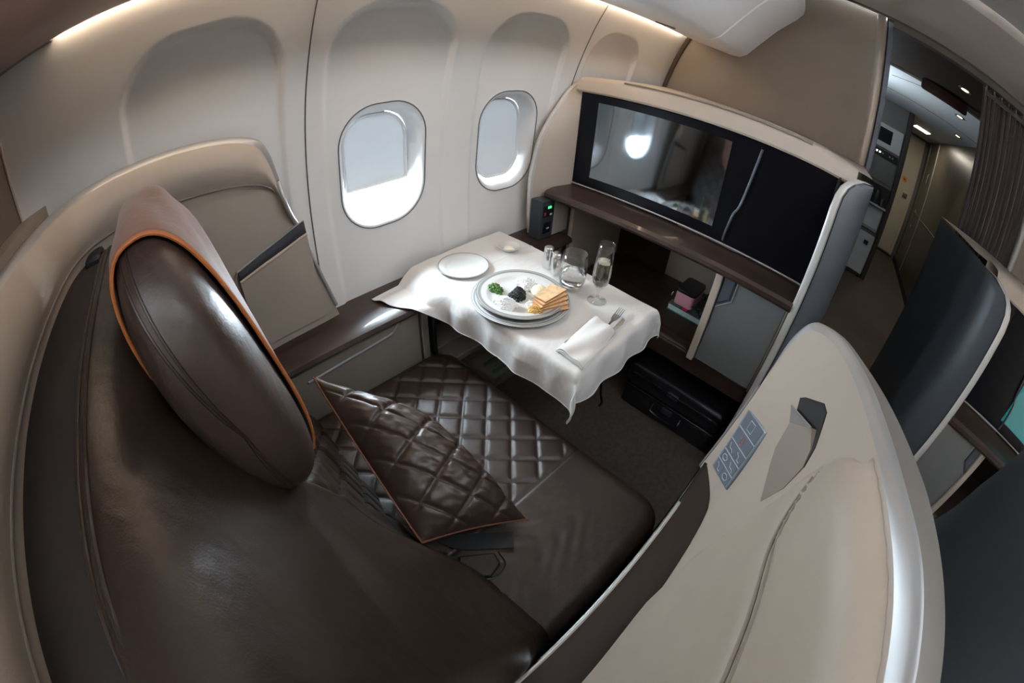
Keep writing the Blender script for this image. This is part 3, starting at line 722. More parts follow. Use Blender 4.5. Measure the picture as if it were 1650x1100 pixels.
# aisle-side leather pad on the wing
def xin(y, z):
    prev = None
    for i in range(0, 6*15):
        p = wing(i, min(1, (z-Bc[i].z)/(Ic[i].z-Bc[i].z)))
        if prev is not None and (prev.y-y)*(p.y-y) <= 0 and abs(p.y-prev.y) > 1e-7:
            return lerp(prev.x, p.x, (y-prev.y)/(p.y-prev.y))
        prev = p
    return prev.x if y < 0 else Bc[0].x
def zin(y):
    best = min(Ic[:6*14], key=lambda p: abs(p.y-y)); return best.z
pf_z = [0.668, 0.69, 0.72, 0.80, 0.93, 1.045, 1.096, 1.139, 1.175, 1.20]; pf_y = [0.12, 0.22, 0.36, 0.425, 0.428, 0.412, 0.41, 0.40, 0.385, 0.35]
def pad_h(y, z):
    yf = interp(z, pf_z, pf_y); e = min((yf-y), (zin(y)-0.006-z)*1.2, (z-0.668)*1.0+0.004)
    h = 0.026*math.sqrt(max(0, 1-(1-min(1, max(0, e)/0.055))**2))
    sz = interp(y, [-0.1, 0.15, 0.30, 0.345, 0.365, 0.385], [1.125, 1.093, 1.085, 1.105, 1.125, 1.16])
    return h-0.005*math.exp(-((z-sz)/0.008)**2)*sstep(0.395, 0.37, y)
prow = []
for a in range(49):
    row = []
    for b in range(61):
        s = a/48
        z0_ = 0.668
        # v runs bottom to top
        zt_ = lambda y: zin(y)-0.006
        v = b/60
        z = lerp(z0_, 1.20, v)
        yf = interp(z, pf_z, pf_y)
        y = lerp(yf, -0.12, s)
        z = lerp(z0_, zt_(y), v) if True else z
        yf = interp(z, pf_z, pf_y); y = lerp(yf, -0.12, s)
        e = min((yf-y), (zt_(y)-z)*1.2, (z-z0_)*1.0+0.004)
        h = 0.026*math.sqrt(max(0, 1-(1-min(1, max(0, e)/0.055))**2))
        # groove of the double seam
        sz = interp(y, [-0.1, 0.15, 0.30, 0.345, 0.365, 0.385], [1.125, 1.093, 1.085, 1.105, 1.125, 1.16])
        h -= 0.005*math.exp(-((z-sz)/0.008)**2)*sstep(0.395, 0.37, y)
        row.append((xin(y, z)-h-0.0005, y, z))
    prow.append(row)
MB().grid(prow).build('leather_bolster', 'beige', shell, sharp=0)
for dz in (0.0055, -0.0055):
    pts = []
    for k in range(40):
        y = lerp(0.372, -0.10, k/39); sz = interp(y, [-0.1, 0.15, 0.30, 0.345, 0.365, 0.385], [1.125, 1.093, 1.085, 1.105, 1.125, 1.16])
        pts.append(Vector((xin(y, sz+dz)-pad_h(y, sz+dz)-0.0012, y, sz+dz)))
    for _ in range(3): pts = [pts[0]]+[(pts[i-1]+pts[i]*2+pts[i+1])/4 for i in range(1, len(pts)-1)]+[pts[-1]]
    MB().tube(cat(pts, 2), 0.0026, 7).build('leather_seam', 'beige_seam', shell)
# control panel
def wpt(y, z, off): return Vector((xin(y, z)-off, y-off*0.3, z))
PNL = [Vector(p) for p in ((0.028, 0.742, 0.879), (0.083, 0.646, 0.926), (0.083, 0.625, 0.751), (0.028, 0.726, 0.685))]
pnx = (PNL[1]-PNL[0]).cross(PNL[3]-PNL[0]).normalized()
if pnx.x > 0: pnx = -pnx
def pp(u, v, h): return PNL[0]*(1-u)*(1-v)+PNL[1]*u*(1-v)+PNL[2]*u*v+PNL[3]*(1-u)*v+pnx*h
def ruled(u0, v0, u1, v1, h0, h1):
    return MB().hexa([pp(u0, v0, h0), pp(u1, v0, h0), pp(u1, v1, h0), pp(u0, v1, h0)], [pp(u0, v0, h1), pp(u1, v0, h1), pp(u1, v1, h1), pp(u0, v1, h1)])
cp_ = ruled(0, 0, 1, 1, -0.014, 0.003).build('control_panel', 'panel_blue', shell, bevel=0.004)
LAY = [(0.02, 0.24, 1), (0.26, 0.44, 1), (0.46, 0.62, 2), (0.64, 0.79, 2), (0.81, 0.97, 2)]
for (v0, v1, nc) in LAY:
    for c in range(nc):
        u0 = 0.08+0.84*c/nc+0.01; u1 = 0.08+0.84*(c+1)/nc-0.01
        ky = ruled(u0, v0, u1, v1, 0.003, 0.0042).build('control_key', 'panel_key', cp_, bevel=0.0006)
        cu, cv = (u0+u1)/2, (v0+v1)/2; q = 0.30
        du, dv = (u1-u0)*q/nc*1.2 if nc == 1 else (u1-u0)*q, (v1-v0)*q
        if nc == 1: du = 0.11
        kind = (c+int(v0*10)) % 3
        if nc == 1 and v0 < 0.1: P3 = [(-1, -1), (1, -1), (1, 1), (-1, 1), (-1, -1)]
        elif nc == 1: P3 = [(-1, 0), (-.3, -1), (-.3, 1), (.4, 1), (.4, -1), (1, 0)]
        elif kind == 0: P3 = [(math.cos(a), math.sin(a)) for a in [0, 1, 2, 3, 4, 5, 6.28]]
        elif kind == 1: P3 = [(-1, -1), (-.5, .4), (.5, .4), (1, 1.1)]
        else: P3 = [(-1, -.9), (0, -.2), (0, .9), (1, .9)]
        MB().tube([pp(cu+a*du, cv+b*dv, 0.0045) for a, b in P3], 0.0009, 6).build('icon', 'icon_red' if (nc == 1 and v0 > 0.1) else 'icon', ky)
for v in (0.25, 0.45, 0.63, 0.80):
    MB().tube([pp(0.06, v, 0.0035), pp(0.94, v, 0.0035)], 0.0008, 6).build('divider_line', 'icon', cp_)
# reading light pocket (dark opening with a hinged beige flap)
S0 = [(0.624, 1.046), (0.610, 1.062), (0.548, 1.110), (0.521, 1.117), (0.470, 1.092), (0.452, 1.070), (0.455, 1.03), (0.55, 1.0), (0.60, 1.02)]
MB().prism([wpt(y, z, 0.0015) for y, z in S0], (0.004, 0, 0)).build('pocket_recess', 'black', shell, smooth=False)
FLL = [(0.577, 1.029, 0.016), (0.552, 0.990, 0.017), (0.525, 0.975, 0.013), (0.501, 0.964, 0.008), (0.468, 0.951, 0.001)]
FLR = [(0.506, 1.093, 0.011), (0.472, 1.085, 0.004), (0.452, 1.068, 0.002), (0.447, 1.020, 0.001), (0.466, 0.952, 0.0005)]
rows = []
for a_, b_ in zip(FLL, FLR):
    pa, pb = wpt(*a_), wpt(*b_); rows.append([wpt(a_[0], a_[1], 0.0)]+[pa.lerp(pb, k/5) for k in range(6)]+[wpt(b_[0], b_[1], -0.001)])
fl = MB().grid(rows).build('reading_light_flap', mat('shade_tinted_flap', (0.25, 0.21, 0.175), 0.5), shell, sharp=50)  # beige flap; the shade of its tilt is put into this darker colour
T0 = [wpt(0.613, 1.033, 0.014), wpt(0.506, 1.093, 0.0115), wpt(0.577, 1.029, 0.0165)]
MB().prism(T0, (0.002, 0.001, -0.001)).build('flap_face', mat('satin_grey_flap', (0.30, 0.28, 0.27), 0.35, metal=0.4), fl, smooth=False)
MB().tube([T0[0], T0[1]], 0.0014, 7).build('flap_edge', 'silver', fl)
# ------------------------------------------------------------------ armrest
# armrest
arm = thing('armrest', 'dark leather aisle armrest with a silver edge strip', 'armrest', (0.05, 0.3, 0))
ob = [(xin(y, 0.665)-0.001, y) for y in [0.742, 0.735, 0.72, 0.70, 0.67, 0.63, 0.58, 0.5, 0.4, 0.3, 0.2, 0.1, 0.0, -0.1, -0.17]]
poly = [(0.012, 0.742), (0.010, 0.70), (0.010, 0.5), (0.010, 0.2), (0.010, -0.17)]
poly = poly[::-1]+ob
top = MB().prism([(a, b, 0.60) for a, b in poly], (0, 0, 0.058)).build('armrest_pad', 'pad_dark', arm, bevel=0.006, seg=3)
MB().tube([(0.010, y, 0.655) for y in [-0.15+0.05*k for k in range(16)]], 0.0062, 10).build('edge_strip', 'chrome', arm)
MB().tube([(0.010, y, 0.640) for y in [-0.15+0.05*k for k in range(18)]], 0.005, 10).build('edge_strip', 'silver', arm)
MB().prism([(0.006, a, b) for a, b in ((-0.17, 0), (0.755, 0), (0.755, 0.60), (0.745, 0.66), (-0.17, 0.64))], (0.008, 0, 0)).build('armrest_side', 'black', arm, smooth=False)
# ================================================================== TRAY TABLE AND SETTING
tt = thing('tray_table', 'fold-out tray table standing from the window console', 'table', (-0.74, 0.9, 0.69))
MB().prism([(a-0.7375, b+0.9025, 0.712) for a, b in rrect(0.705, 0.425, 0.04, 6)], (0, 0, 0.018)).build('tabletop', 'galley', tt, bevel=0.003)
MB().box((-1.08, 1.02, 0.6885), (-0.90, 1.09, 0.711)).build('hinge_arm', 'galley', tt, bevel=0.004)
TZ = 0.7345
def cloth_pt(X, Y):
    of = max(0, 0.69-Y); orr = max(0, X+0.385); ob = max(0, Y-1.115); oo = math.hypot(math.hypot(of, orr), ob)
    r = 0.014
    hv = lambda o: r*(1-math.exp(-o/r))
    y = 0.69-hv(of)-0.05*of if of > 0 else (1.115+hv(ob) if ob > 0 else Y)
    x = -0.385+hv(orr)+0.12*orr if orr > 0 else X
    drop = oo-hv(oo)*0.9
    z = TZ-drop
    if of > 0:
        amp = min(1, drop/0.05)
        rip = 0.010*math.sin(X*23+2.0)+0.005*math.sin(X*57+1+3*X*X)
        y -= amp*(0.008+rip*0.6*sstep(-0.95, -0.85, X)); x += amp*0.006*math.sin(X*50)
    if orr > 0:
        amp = min(1, drop/0.05); x += amp*(0.006*math.sin(Y*45)+0.004)
    # the window end lies on the wooden ledge
    k = sstep(-0.855, -0.925, X)
    if of > 0 and k > 0:
        yl = 0.69-of*0.97; zl = max(0.6915, TZ-0.27*of-0.35*of*sstep(0, 0.1, of))+0.010*math.exp(-((X+1.02)/0.02)**2)*sstep(0.02, 0.08, of)
        y = lerp(y, yl, k); z = lerp(z, zl, k)
    # pressed creases and gentle waves of the linen
    z += 0.0022*math.exp(-((X+0.925)/0.0035)**2)*(1 if of == 0 else 0.3)
    z += 0.0012*math.sin(X*31+Y*17)*math.sin(Y*40) * (0 if of > 0 else 1) + 0.0012
    z += 0.002*math.exp(-((X+0.60-0.3*(Y-0.7))/0.004)**2)*sstep(0.75, 0.69, Y)
    return (x, y, z)
NX, NY = 190, 150; crow = []
for i in range(NX+1):
    u = i/NX; row = []
    for j in range(NY+1):
        v = j/NY
        X = lerp(-1.10, -0.283, u); ylo = 0.575-0.075*sstep(-0.90, -1.06, X)-0.02*sstep(-0.45, -0.30, X); yhi = 1.175
        Y = lerp(ylo, yhi, v)
        if X < -1.0: X = lerp(X, -1.05, (1-v)**3*0.6*sstep(-1.0, -1.1, X))
        row.append(cloth_pt(X, Y))
    crow.append(row)
cloth = MB().grid(crow).build('tablecloth', 'cloth', None, sharp=0, thick=0.0016, off=-1)
tag(cloth, 'white linen tablecloth draped over the tray table', 'tablecloth'); cloth['_o'] = tuple(cloth.location)
for edge in ([r[0] for r in crow], [r[-1] for r in crow], crow[-1]):
    MB().tube(edge, 0.0016, 6).build('hem', 'cloth', cloth)
ZP = 0.7375
def plate(name, c, r, label, cat_, rimmat, well='china', height=0.014, base=0.0):
    t = thing(name, label, cat_, (c[0], c[1], c[2]))
    prof = [(0.0, 0.003), (r*0.60, 0.003), (r*0.68, 0.0045), (r*0.74, height*0.7), (r*0.78, height*0.78), (r*0.97, height), (r, height), (r, height-0.0022), (r*0.77, height*0.78-0.003), (r*0.66, 0.0), (0, 0.0)]
    MB().lathe([(max(a, 1e-5), b) for a, b in prof], c, 72).build('dish', well, t, sharp=50)
    for (a0, a1) in {'rimgrey': ((0.962, 0.998), (0.885, 0.950)), 'thin': ((0.955, 0.998),), 'charger': ((0.975, 0.998), (0.93, 0.955), (0.86, 0.90))}[rimmat]:
        z0 = lerp(height*0.78, height, (a0-0.78)/0.19)+0.0004; z1 = lerp(height*0.78, height, min(1, (a1-0.78)/0.19))+0.0004
        MB().lathe([(r*a0, z0), (r*a1, z1), (r*a1, z1-0.0005), (r*a0, z0-0.0005)], c, 72).build('rim_band', {'rimgrey': 'rimgrey', 'thin': 'rimgrey', 'charger': 'galley_light'}[rimmat], t, sharp=60)
    return t
plate('charger_plate', (-0.697, 0.812, ZP), 0.153, 'large pewter-rimmed charger under the dinner plate', 'plate', 'charger', well='charger')
plate('dinner_plate', (-0.697, 0.812, ZP+0.0150), 0.136, 'grey-banded china dinner plate holding caviar and toast', 'plate', 'rimgrey')
plate('bread_plate', (-0.962, 0.812, ZP), 0.088, 'empty white side plate with a thin grey rim near the window', 'plate', 'thin', height=0.011)
ZF = ZP+0.0150+0.0032
# butter dish
bd = thing('butter_dish', 'small round white dish of butter beside the window', 'dish', (-0.952, 1.022, ZP))
MB().lathe([(1e-5, 0.003), (0.018, 0.003), (0.030, 0.012), (0.038, 0.021), (0.040, 0.021), (0.040, 0.0195), (0.031, 0.009), (0.020, 0.0), (1e-5, 0.0)], (-0.952, 1.022, ZP), 40).build('dish', 'china', bd, sharp=50)
rows = []
for a in range(13):
    th = PI/2*a/12; rr = 0.021*math.cos(th)
    rows.append([(-0.949+rr*math.cos(k*PI/10)*(1+0.12*math.sin(k*1.9)), 1.018+rr*math.sin(k*PI/10)*(1+0.1*math.sin(k*2.3+a)), ZP+0.0055+0.013*math.sin(th)+0.001*math.sin(k*3+a)) for k in range(20)])
tag(MB().grid(rows, closev=True).build('butter', 'butter', None, sharp=0), 'pale butter curl inside the small round dish', 'butter')
# shakers
def shaker(x, y, label):
    t = thing('shaker', label, 'shaker', (x, y, ZP), 'salt and pepper shakers')
    MB().lathe([(1e-5, 0), (0.0165, 0), (0.0172, 0.002), (0.0172, 0.064), (0.0165, 0.066), (1e-5, 0.066)], (x, y, ZP), 32).build('body', 'chrome', t, sharp=40)
    MB().lathe([(1e-5, 0.0662), (0.0160, 0.0662), (0.0165, 0.068), (0.0160, 0.077), (0.013, 0.080), (1e-5, 0.081)], (x, y, ZP), 32).build('cap', 'chrome', t, sharp=40)
shaker(-0.778, 1.035, 'polished steel shaker, the one nearer the butter dish'); shaker(-0.733, 1.022, 'polished steel shaker touching the water tumbler')
# tumbler
tx, ty = -0.640, 0.990
tb = thing('water_tumbler', 'clear glass tumbler half full of water', 'glass', (tx, ty, ZP))
MB().lathe([(1e-5, 0.0), (0.026, 0.0), (0.034, 0.004), (0.040, 0.016), (0.0435, 0.040), (0.0440, 0.065), (0.0415, 0.100), (0.0385, 0.128), (0.0375, 0.1285), (0.0370, 0.128), (0.0400, 0.100), (0.0425, 0.065), (0.0420, 0.040), (0.038, 0.018), (0.030, 0.012), (1e-5, 0.011)], (tx, ty, ZP), 56).build('glass_body', 'glass', tb, sharp=0)
MB().lathe([(1e-5, 0.0113), (0.0298, 0.0123), (0.0377, 0.0183), (0.0418, 0.0405), (0.0423, 0.0600), (1e-5, 0.0600)], (tx, ty, ZP), 56).build('water', 'water', tb, sharp=40)
# flute
fx, fy = -0.540, 0.997
fl_ = thing('champagne_flute', 'slender stemmed glass of champagne at the table edge', 'glass', (fx, fy, ZP))
MB().lathe([(1e-5, 0.0), (0.030, 0.0), (0.0315, 0.0010), (0.030, 0.0022), (0.012, 0.0045), (0.0055, 0.010), (0.0040, 0.020), (0.0042, 0.034), (0.0070, 0.042), (0.016, 0.052), (0.0250, 0.068), (0.0285, 0.086), (0.0290, 0.105), (0.0275, 0.140), (0.0250, 0.175), (0.0238, 0.200), (0.0232, 0.2005), (0.0228, 0.200), (0.0240, 0.175), (0.0265, 0.140), (0.0280, 0.105), (0.0275, 0.086), (0.0238, 0.069), (0.0150, 0.055), (0.006, 0.049), (1e-5, 0.048)], (fx, fy, ZP), 56).build('glass_body', 'glass', fl_, sharp=0)
MB().lathe([(1e-5, 0.0483), (0.0058, 0.0493), (0.0148, 0.0553), (0.0236, 0.0693), (0.0273, 0.0863), (0.0278, 0.105), (0.0263, 0.140), (1e-5, 0.140)], (fx, fy, ZP), 56).build('champagne', 'wine', fl_, sharp=40)
bub = MB()
for k in range(34):
    a = random.random()*6.28; zz = 0.062+0.074*random.random(); rr = 0.003 if k % 2 else 0.020*random.random()
    bub.lathe([(1e-6, -0.0006), (0.0006, 0), (1e-6, 0.0006)], (fx+rr*math.cos(a), fy+rr*math.sin(a), ZP+zz), 6)
o = bub.build('bubbles', 'china', fl_); o['kind'] = 'stuff'
# food
def mound(name, c, rx, ry, h, n, size, m, label, cat_, shape='ball', seed=1):
    rnd = random.Random(seed); mb = MB()
    # core
    rows = []
    for a in range(7):
        th = PI/2*a/6
        rows.append([(c[0]+rx*0.88*math.cos(th)*math.cos(k*PI/10), c[1]+ry*0.88*math.cos(th)*math.sin(k*PI/10), c[2]+h*0.80*math.sin(th)**0.85) for k in range(20)])
    mb.grid(rows, closev=True)
    for k in range(n):
        a = rnd.random()*2*PI; q = math.sqrt(rnd.random()); th = math.acos(min(1, q))
        lump = 1+0.16*math.sin(a*3+seed)+0.10*math.sin(a*5+2*seed); x = c[0]+rx*q*lump*math.cos(a); y = c[1]+ry*q*lump*math.sin(a); z = c[2]+h*max(0, 1-q**1.9)*(0.80+0.25*rnd.random())*(1+0.2*math.sin(a*2+seed))+size*0.5
        s = size*(0.7+0.6*rnd.random())
        if shape == 'ball':
            mb.lathe([(1e-6, -s), (s*.7, -s*.7), (s, 0), (s*.7, s*.7), (1e-6, s)], (x, y, z), 8)
        else:
            R_ = Matrix.Rotation(rnd.random()*PI, 3, 'Z') @ Matrix.Rotation(rnd.random()*PI, 3, 'X') @ Matrix.Rotation(rnd.random()*PI, 3, 'Y')
            L = s*(1.0+rnd.random()) if shape == 'chunk' else s*1.6
            v = [R_ @ Vector(p) + Vector((x, y, z)) for p in ((-L,-s*.6,-s*.5),(L,-s*.6,-s*.5),(L,s*.6,-s*.5),(-L,s*.6,-s*.5),(-L,-s*.6,s*.5),(L,-s*.6,s*.5),(L,s*.6,s*.5),(-L,s*.6,s*.5))]
            mb.add(v, [(0,3,2,1),(4,5,6,7),(0,1,5,4),(1,2,6,5),(2,3,7,6),(3,0,4,7)])
    o = mb.build(name, m, None, sharp=50)
    return tag(o, label, cat_, kind='stuff')
mound('chopped_chives', (-0.768, 0.775, ZF), 0.027, 0.019, 0.013, 190, 0.0030, 'chive', 'green heap of chopped chives on the dinner plate', 'garnish', 'chunk', 2)
mound('caviar', (-0.697, 0.800, ZF), 0.025, 0.025, 0.026, 520, 0.0029, 'caviar', 'glossy black mound of caviar in the middle of the plate', 'caviar', 'ball', 3)
mound('chopped_onion', (-0.722, 0.862, ZF), 0.034, 0.024, 0.022, 420, 0.0036, 'sour', 'white chopped heap beyond the caviar, farther from the seat', 'garnish', 'chunk', 4)
mound('chopped_egg_white', (-0.690, 0.738, ZF), 0.036, 0.025, 0.020, 420, 0.0038, 'eggwhite', 'white chopped heap before the caviar, nearer the seat', 'garnish', 'chunk', 5)
mound('chopped_egg_yolk', (-0.606, 0.776, ZF), 0.022, 0.018, 0.016, 300, 0.0028, 'yolk', 'yellow chopped egg yolk beside the toast', 'garnish', 'chunk', 6)
mound('shallot_garnish', (-0.641, 0.795, ZF), 0.013, 0.013, 0.011, 60, 0.0026, 'eggwhite', 'small pale chopped heap between the caviar and the yolk', 'garnish', 'chunk', 7)
# muslin wrapped lemon
rows = []
for a in range(13):
    th = PI/2*a/12; rr = math.cos(th)**0.8
    rows.append([(-0.664+0.030*rr*math.cos(k*PI/16), 0.862+0.024*rr*math.sin(k*PI/16), ZF+0.001+0.026*math.sin(th)*(1+0.03*math.sin(k*4))) for k in range(32)])
rows.insert(0, [(-0.664, 0.862, ZF+0.0005)]*32)
lm = MB().grid(rows, closev=True).build('lemon_half', 'lemon', None, sharp=0)
lm['_o'] = tuple(lm.location); tag(lm, 'muslin-wrapped lemon half behind the toast on the dinner plate', 'lemon')
MB().tube([(-0.664+0.0305*math.cos(k*PI/12), 0.862+0.0245*math.sin(k*PI/12), ZF+0.008) for k in range(24)], 0.0009, 6, closed=True).build('muslin_tie', 'cloth', lm)
# toast slices, fanned
labs = ['triangle-cut toast slice on top of the fanned stack', 'toast slice just under the top one', 'middle toast slice of the fanned stack', 'toast slice second from the plate', 'toast slice lying lowest on the plate']
for k in range(5):
    z = ZF+0.0012+0.0066*(4-k)
    c = Vector((-0.618+0.0062*k*0.9, 0.850-0.0060*k, z)); ang = math.radians(-7*k+8)
    P4 = [(-0.022, -0.046), (0.018, -0.052), (0.030, 0.050), (-0.024, 0.046)]
    P4 = [(c.x+a*math.cos(ang)-b*math.sin(ang), c.y+a*math.sin(ang)+b*math.cos(ang), z) for a, b in P4]
    t = MB().prism(P4, (0, 0, 0.0054)).build('toast_slice', 'crust', None, bevel=0.0008)
    t['_o'] = tuple(t.location); tag(t, labs[k], 'toast', 'fanned toast slices')
    cen = Vector((c.x, c.y, z))
    P5 = [tuple(Vector(p).lerp(cen, 0.03)) for p in P4]
    MB().prism([(p[0], p[1], z+0.0052) for p in P5], (0, 0, 0.0006)).build('crumb', 'toast', t, smooth=False)
# napkin
NPK = [Vector((-0.492, 0.902, ZP)), Vector((-0.400, 0.890, ZP)), Vector((-0.378, 0.705, ZP)), Vector((-0.474, 0.712, ZP))]
def nap(u, v, lay):
    p = NPK[0]*(1-u)*(1-v)+NPK[1]*u*(1-v)+NPK[2]*u*v+NPK[3]*(1-u)*v
    d = min(u*0.095, (1-u)*0.095, 0.05); e = min(v, 1-v)*0.19
    puff = 0.021*(1-(2*u-1)**4)*(0.75+0.25*math.sin(v*5+1))+0.003*math.sin(u*9+v*6)
    return p+Vector((0, 0, 0.002+max(0.0, puff)*lay))
nk = thing('folded_napkin', 'white satin napkin folded into a pouch around the cutlery', 'napkin', (-0.44, 0.80, ZP))
for lay, ins in ((1.0, 0.0), (0.62, 0.01), (0.3, 0.0)):
    g = []
    for i in range(31):
        g.append([nap(i/30, (j/36)*(1-ins)+ins*0.5 + (0.0 if lay == 1 else 0.012), lay) for j in range(37)])
    MB().grid(g).build('cloth_fold', 'napkin', nk, sharp=0, thick=0.0012)
MB().grid([[nap(1, j/20, 1)+Vector((0.003*math.sin(PI*k/6), 0, -0.002+0.004*(k/6))) for j in range(21)] for k in range(7)]).build('cloth_fold', 'napkin', nk, sharp=0)
# cutlery tucked in the napkin
fk = thing('fork', 'steel fork with its tines out of the napkin', 'fork', (-0.44, 0.92, ZP+0.004))
FO, FT = Vector((-0.432, 0.885, ZP+0.010)), Vector((-0.453, 1.012, ZP+0.006)); fd = (FT-FO).normalized(); fp = fd.cross(Vector((0, 0, 1))).normalized()
neck = []
for s, wv in ((0, .003), (.03, .003), (.05, .0045), (.062, .009), (.078, .011), (.09, .0115)):
    c = FO+fd*s+Vector((0, 0, 0.002-0.012*math.sin(s*20)*0.3))
    neck.append([c-fp*wv+Vector((0, 0, .001)), c+fp*wv+Vector((0, 0, .001)), c+fp*wv, c-fp*wv])
MB().grid(neck, closev=True).build('neck', 'chrome', fk, smooth=False)
for q in (-1.5, -.5, .5, 1.5):
    MB().tube([FO+fd*(0.088+0.042*k/6)+fp*q*0.0062+Vector((0, 0, -0.0012+0.004*math.sin(k/6*2))) for k in range(7)], lambda t: 0.0013*(1-0.4*t), 6).build('tine', 'chrome', fk)
MB().tube([FO-fd*0.05-Vector((0, 0, .006)), FO-fd*0.03-Vector((0, 0, .004)), FO+fd*0.005], 0.0025, 8).build('handle', 'chrome', fk)
kn = thing('knife', 'steel knife tucked beside the fork in the napkin', 'knife', (-0.41, 0.92, ZP+0.004))
KO, KT = Vector((-0.410, 0.885, ZP+0.009)), Vector((-0.421, 0.972, ZP+0.005)); kd2 = (KT-KO).normalized(); kp = kd2.cross(Vector((0, 0, 1))).normalized()
bl = [KO-kp*0.006, KO+kp*0.006, KO+kd2*0.06+kp*0.008, KO+kd2*0.085+kp*0.004, KO+kd2*0.092-kp*0.006]
MB().prism(bl, (0, 0, 0.0014)).build('blade', 'chrome', kn, smooth=False)
MB().tube([KO-kd2*0.035-Vector((0, 0, .006)), KO-kd2*0.02-Vector((0, 0, .004)), KO+kd2*0.004], 0.0028, 8).build('handle', 'chrome', kn)
# ================================================================== ENTERTAINMENT CABINETS
def cabinet(name, label, T, ours):
    c = thing(name, label, 'cabinet', (T(-0.5), 1.6, 0))
    bx = lambda nm, a, b, m, par=c, bev=0.003: MB().box((T(a[0]), a[1], a[2]), (T(b[0]), b[1], b[2])).build(nm, m, par, bevel=bev)
    P = lambda x, y, z: (T(x), y, z)
    # screen wall
    bz = bx('screen_bezel', (-1.012, 1.450, 0.918), (0.022, 1.470, 1.322), 'bezel')
    if ours: bx('display', (-0.925, 1.4470, 0.962), (-0.372, 1.4502, 1.288), 'screen', bz, 0)
    else: bx('display', (-0.84, 1.4470, 0.962), (-0.30, 1.4502, 1.288), 'tealscreen', bz, 0)
    MB().tube([P(-1.010, 1.446, 0.916), P(0.020, 1.446, 0.916)], 0.0035, 8).build('screen_sill_strip', 'silver', c)
    # slim hinged arm on the black glass
    MB().tube(cat([P(-0.262, 1.446, 1.300), P(-0.272, 1.444, 1.22), P(-0.290, 1.442, 1.08), P(-0.305, 1.438, 1.04), P(-0.315, 1.440, 0.97), P(-0.318, 1.445, 0.93)], 8), 0.005, 8).build('screen_trim_line', mat('graphite_trim_'+name, (0.10, 0.10, 0.12), 0.35, metal=0.5), bz)
    # top cap
    cap = [(1.440, 1.322), (1.436, 1.330), (1.452, 1.372), (1.470, 1.384), (1.520, 1.388), (1.60, 1.388), (1.60, 1.322)]
    seg = []
    for k in range(25):
        x = lerp(-1.03, 0.075, k/24); arch = 0.010*math.sin(PI*k/24)-0.010*sstep(0.85, 1, k/24)
        seg.append([P(x, y, z+(arch if z > 1.35 else arch*0.3)) for y, z in cap])
    MB().grid(seg, closev=True).build('top_cap', 'beige_hard', c, sharp=40)
    MB().tube([P(lerp(-0.83, -0.10, k/12), 1.462, 1.386+0.009*math.sin(PI*(0.18+0.64*k/12))) for k in range(13)], 0.004, 6).build('cap_groove', 'beige_seam', c)
    # window-side cheek: trim curve lofted to the screen edge
    tr = [(1.549, 1.361), (1.496, 1.352), (1.440, 1.315), (1.380, 1.248), (1.328, 1.183), (1.290, 1.125), (1.273, 1.078), (1.256, 1.010), (1.247, 0.930), (1.250, 0.840), (1.256, 0.768), (1.268, 0.692)]
    trc = cat([P(-1.078, y, z) for y, z in tr], 6)
    inner = [Vector(P(-1.012, 1.452, max(0.9, min(1.33, p.z)))) for p in trc]
    MB().grid([[p, p+Vector((T(0.012)-T(0), 0.012, 0)), q] for p, q in zip(trc, inner)]).build('inner_cheek', 'beige_hard', c, sharp=60)
    bands = []
    for i, p in enumerate(trc):
        t_ = (trc[min(i+1, len(trc)-1)]-trc[max(0, i-1)]).normalized(); nn = Vector((0, -t_.z, t_.y))
        if nn.y < 0: nn = -nn
        q = 1.0 if p.z > 0.9 else 1.0; X_ = Vector((T(1)-T(0), 0, 0))
        bands.append([p-X_*0.004, p+X_*0.010+nn*0.002, p+X_*0.014+nn*0.012, p+X_*0.010+nn*0.022*q, p-X_*0.004+nn*0.024*q])
    MB().grid(bands, closev=True).build('cheek_trim', 'trim_light', c, sharp=40)
    bx('lower_cheek', (-1.075, 1.335, 0.692), (-1.0005, 1.44, 0.862), 'beige_hard')
    # power panel
    pw = bx('power_panel', (-1.062, 1.252, 0.690), (-1.000, 1.334, 0.862), 'slate')
    if ours:
        bx('socket', (-1.001, 1.260, 0.79), (-0.998, 1.326, 0.84), 'blackgloss', pw, 0.001); bx('socket', (-1.001, 1.268, 0.715), (-0.997, 1.316, 0.765), 'blackgloss', pw, 0.002)
        bx('power_led', (-0.998, 1.288, 0.827), (-0.996, 1.308, 0.837), 'led', pw, 0)
        bx('power_mark', (-0.998, 1.268, 0.800), (-0.996, 1.276, 0.812), 'led_red', pw, 0); bx('socket_icon', (-0.997, 1.288, 0.735), (-0.996, 1.304, 0.741), 'icon', pw, 0)
        bx('socket_icon', (-0.998, 1.303, 0.795), (-0.996, 1.316, 0.803), 'icon', pw, 0)
    # shelf with rounded nose
    sh = [(1.455, 0.905), (1.340, 0.900), (1.312, 0.896), (1.300, 0.886), (1.300, 0.872), (1.310, 0.860), (1.330, 0.856), (1.455, 0.860)]
    MB().prism([P(-1.035, y, z) for y, z in sh], (T(1.05)-T(0), 0, 0)).build('shelf', 'wood', c, sharp=30)
    # aisle-side cheek
    ck = [(0.012, 1.312), (0.020, 1.306), (0.034, 1.308), (0.040, 1.318)]
    pth = [0.0, 0.62, 1.0, 1.15, 1.24, 1.285, 1.315, 1.335]; off = [0, 0, 0, 0, 0.0, 0.004, 0.014, 0.030]
    rows = []
    for z, o_ in zip(pth, off): rows.append([P(x+o_*(1.0 if o_ else 0), y+o_*0.9, z) for x, y in ck])
    rows.append([P(x+0.060, y+0.075, 1.352) for x, y in ck]); rows.append([P(x+0.095, y+0.11, 1.356) for x, y in ck])
    MB().grid([list(r) for r in rows], closev=True).build('cheek_rim', 'trim_light', c, sharp=50)
    rows = []
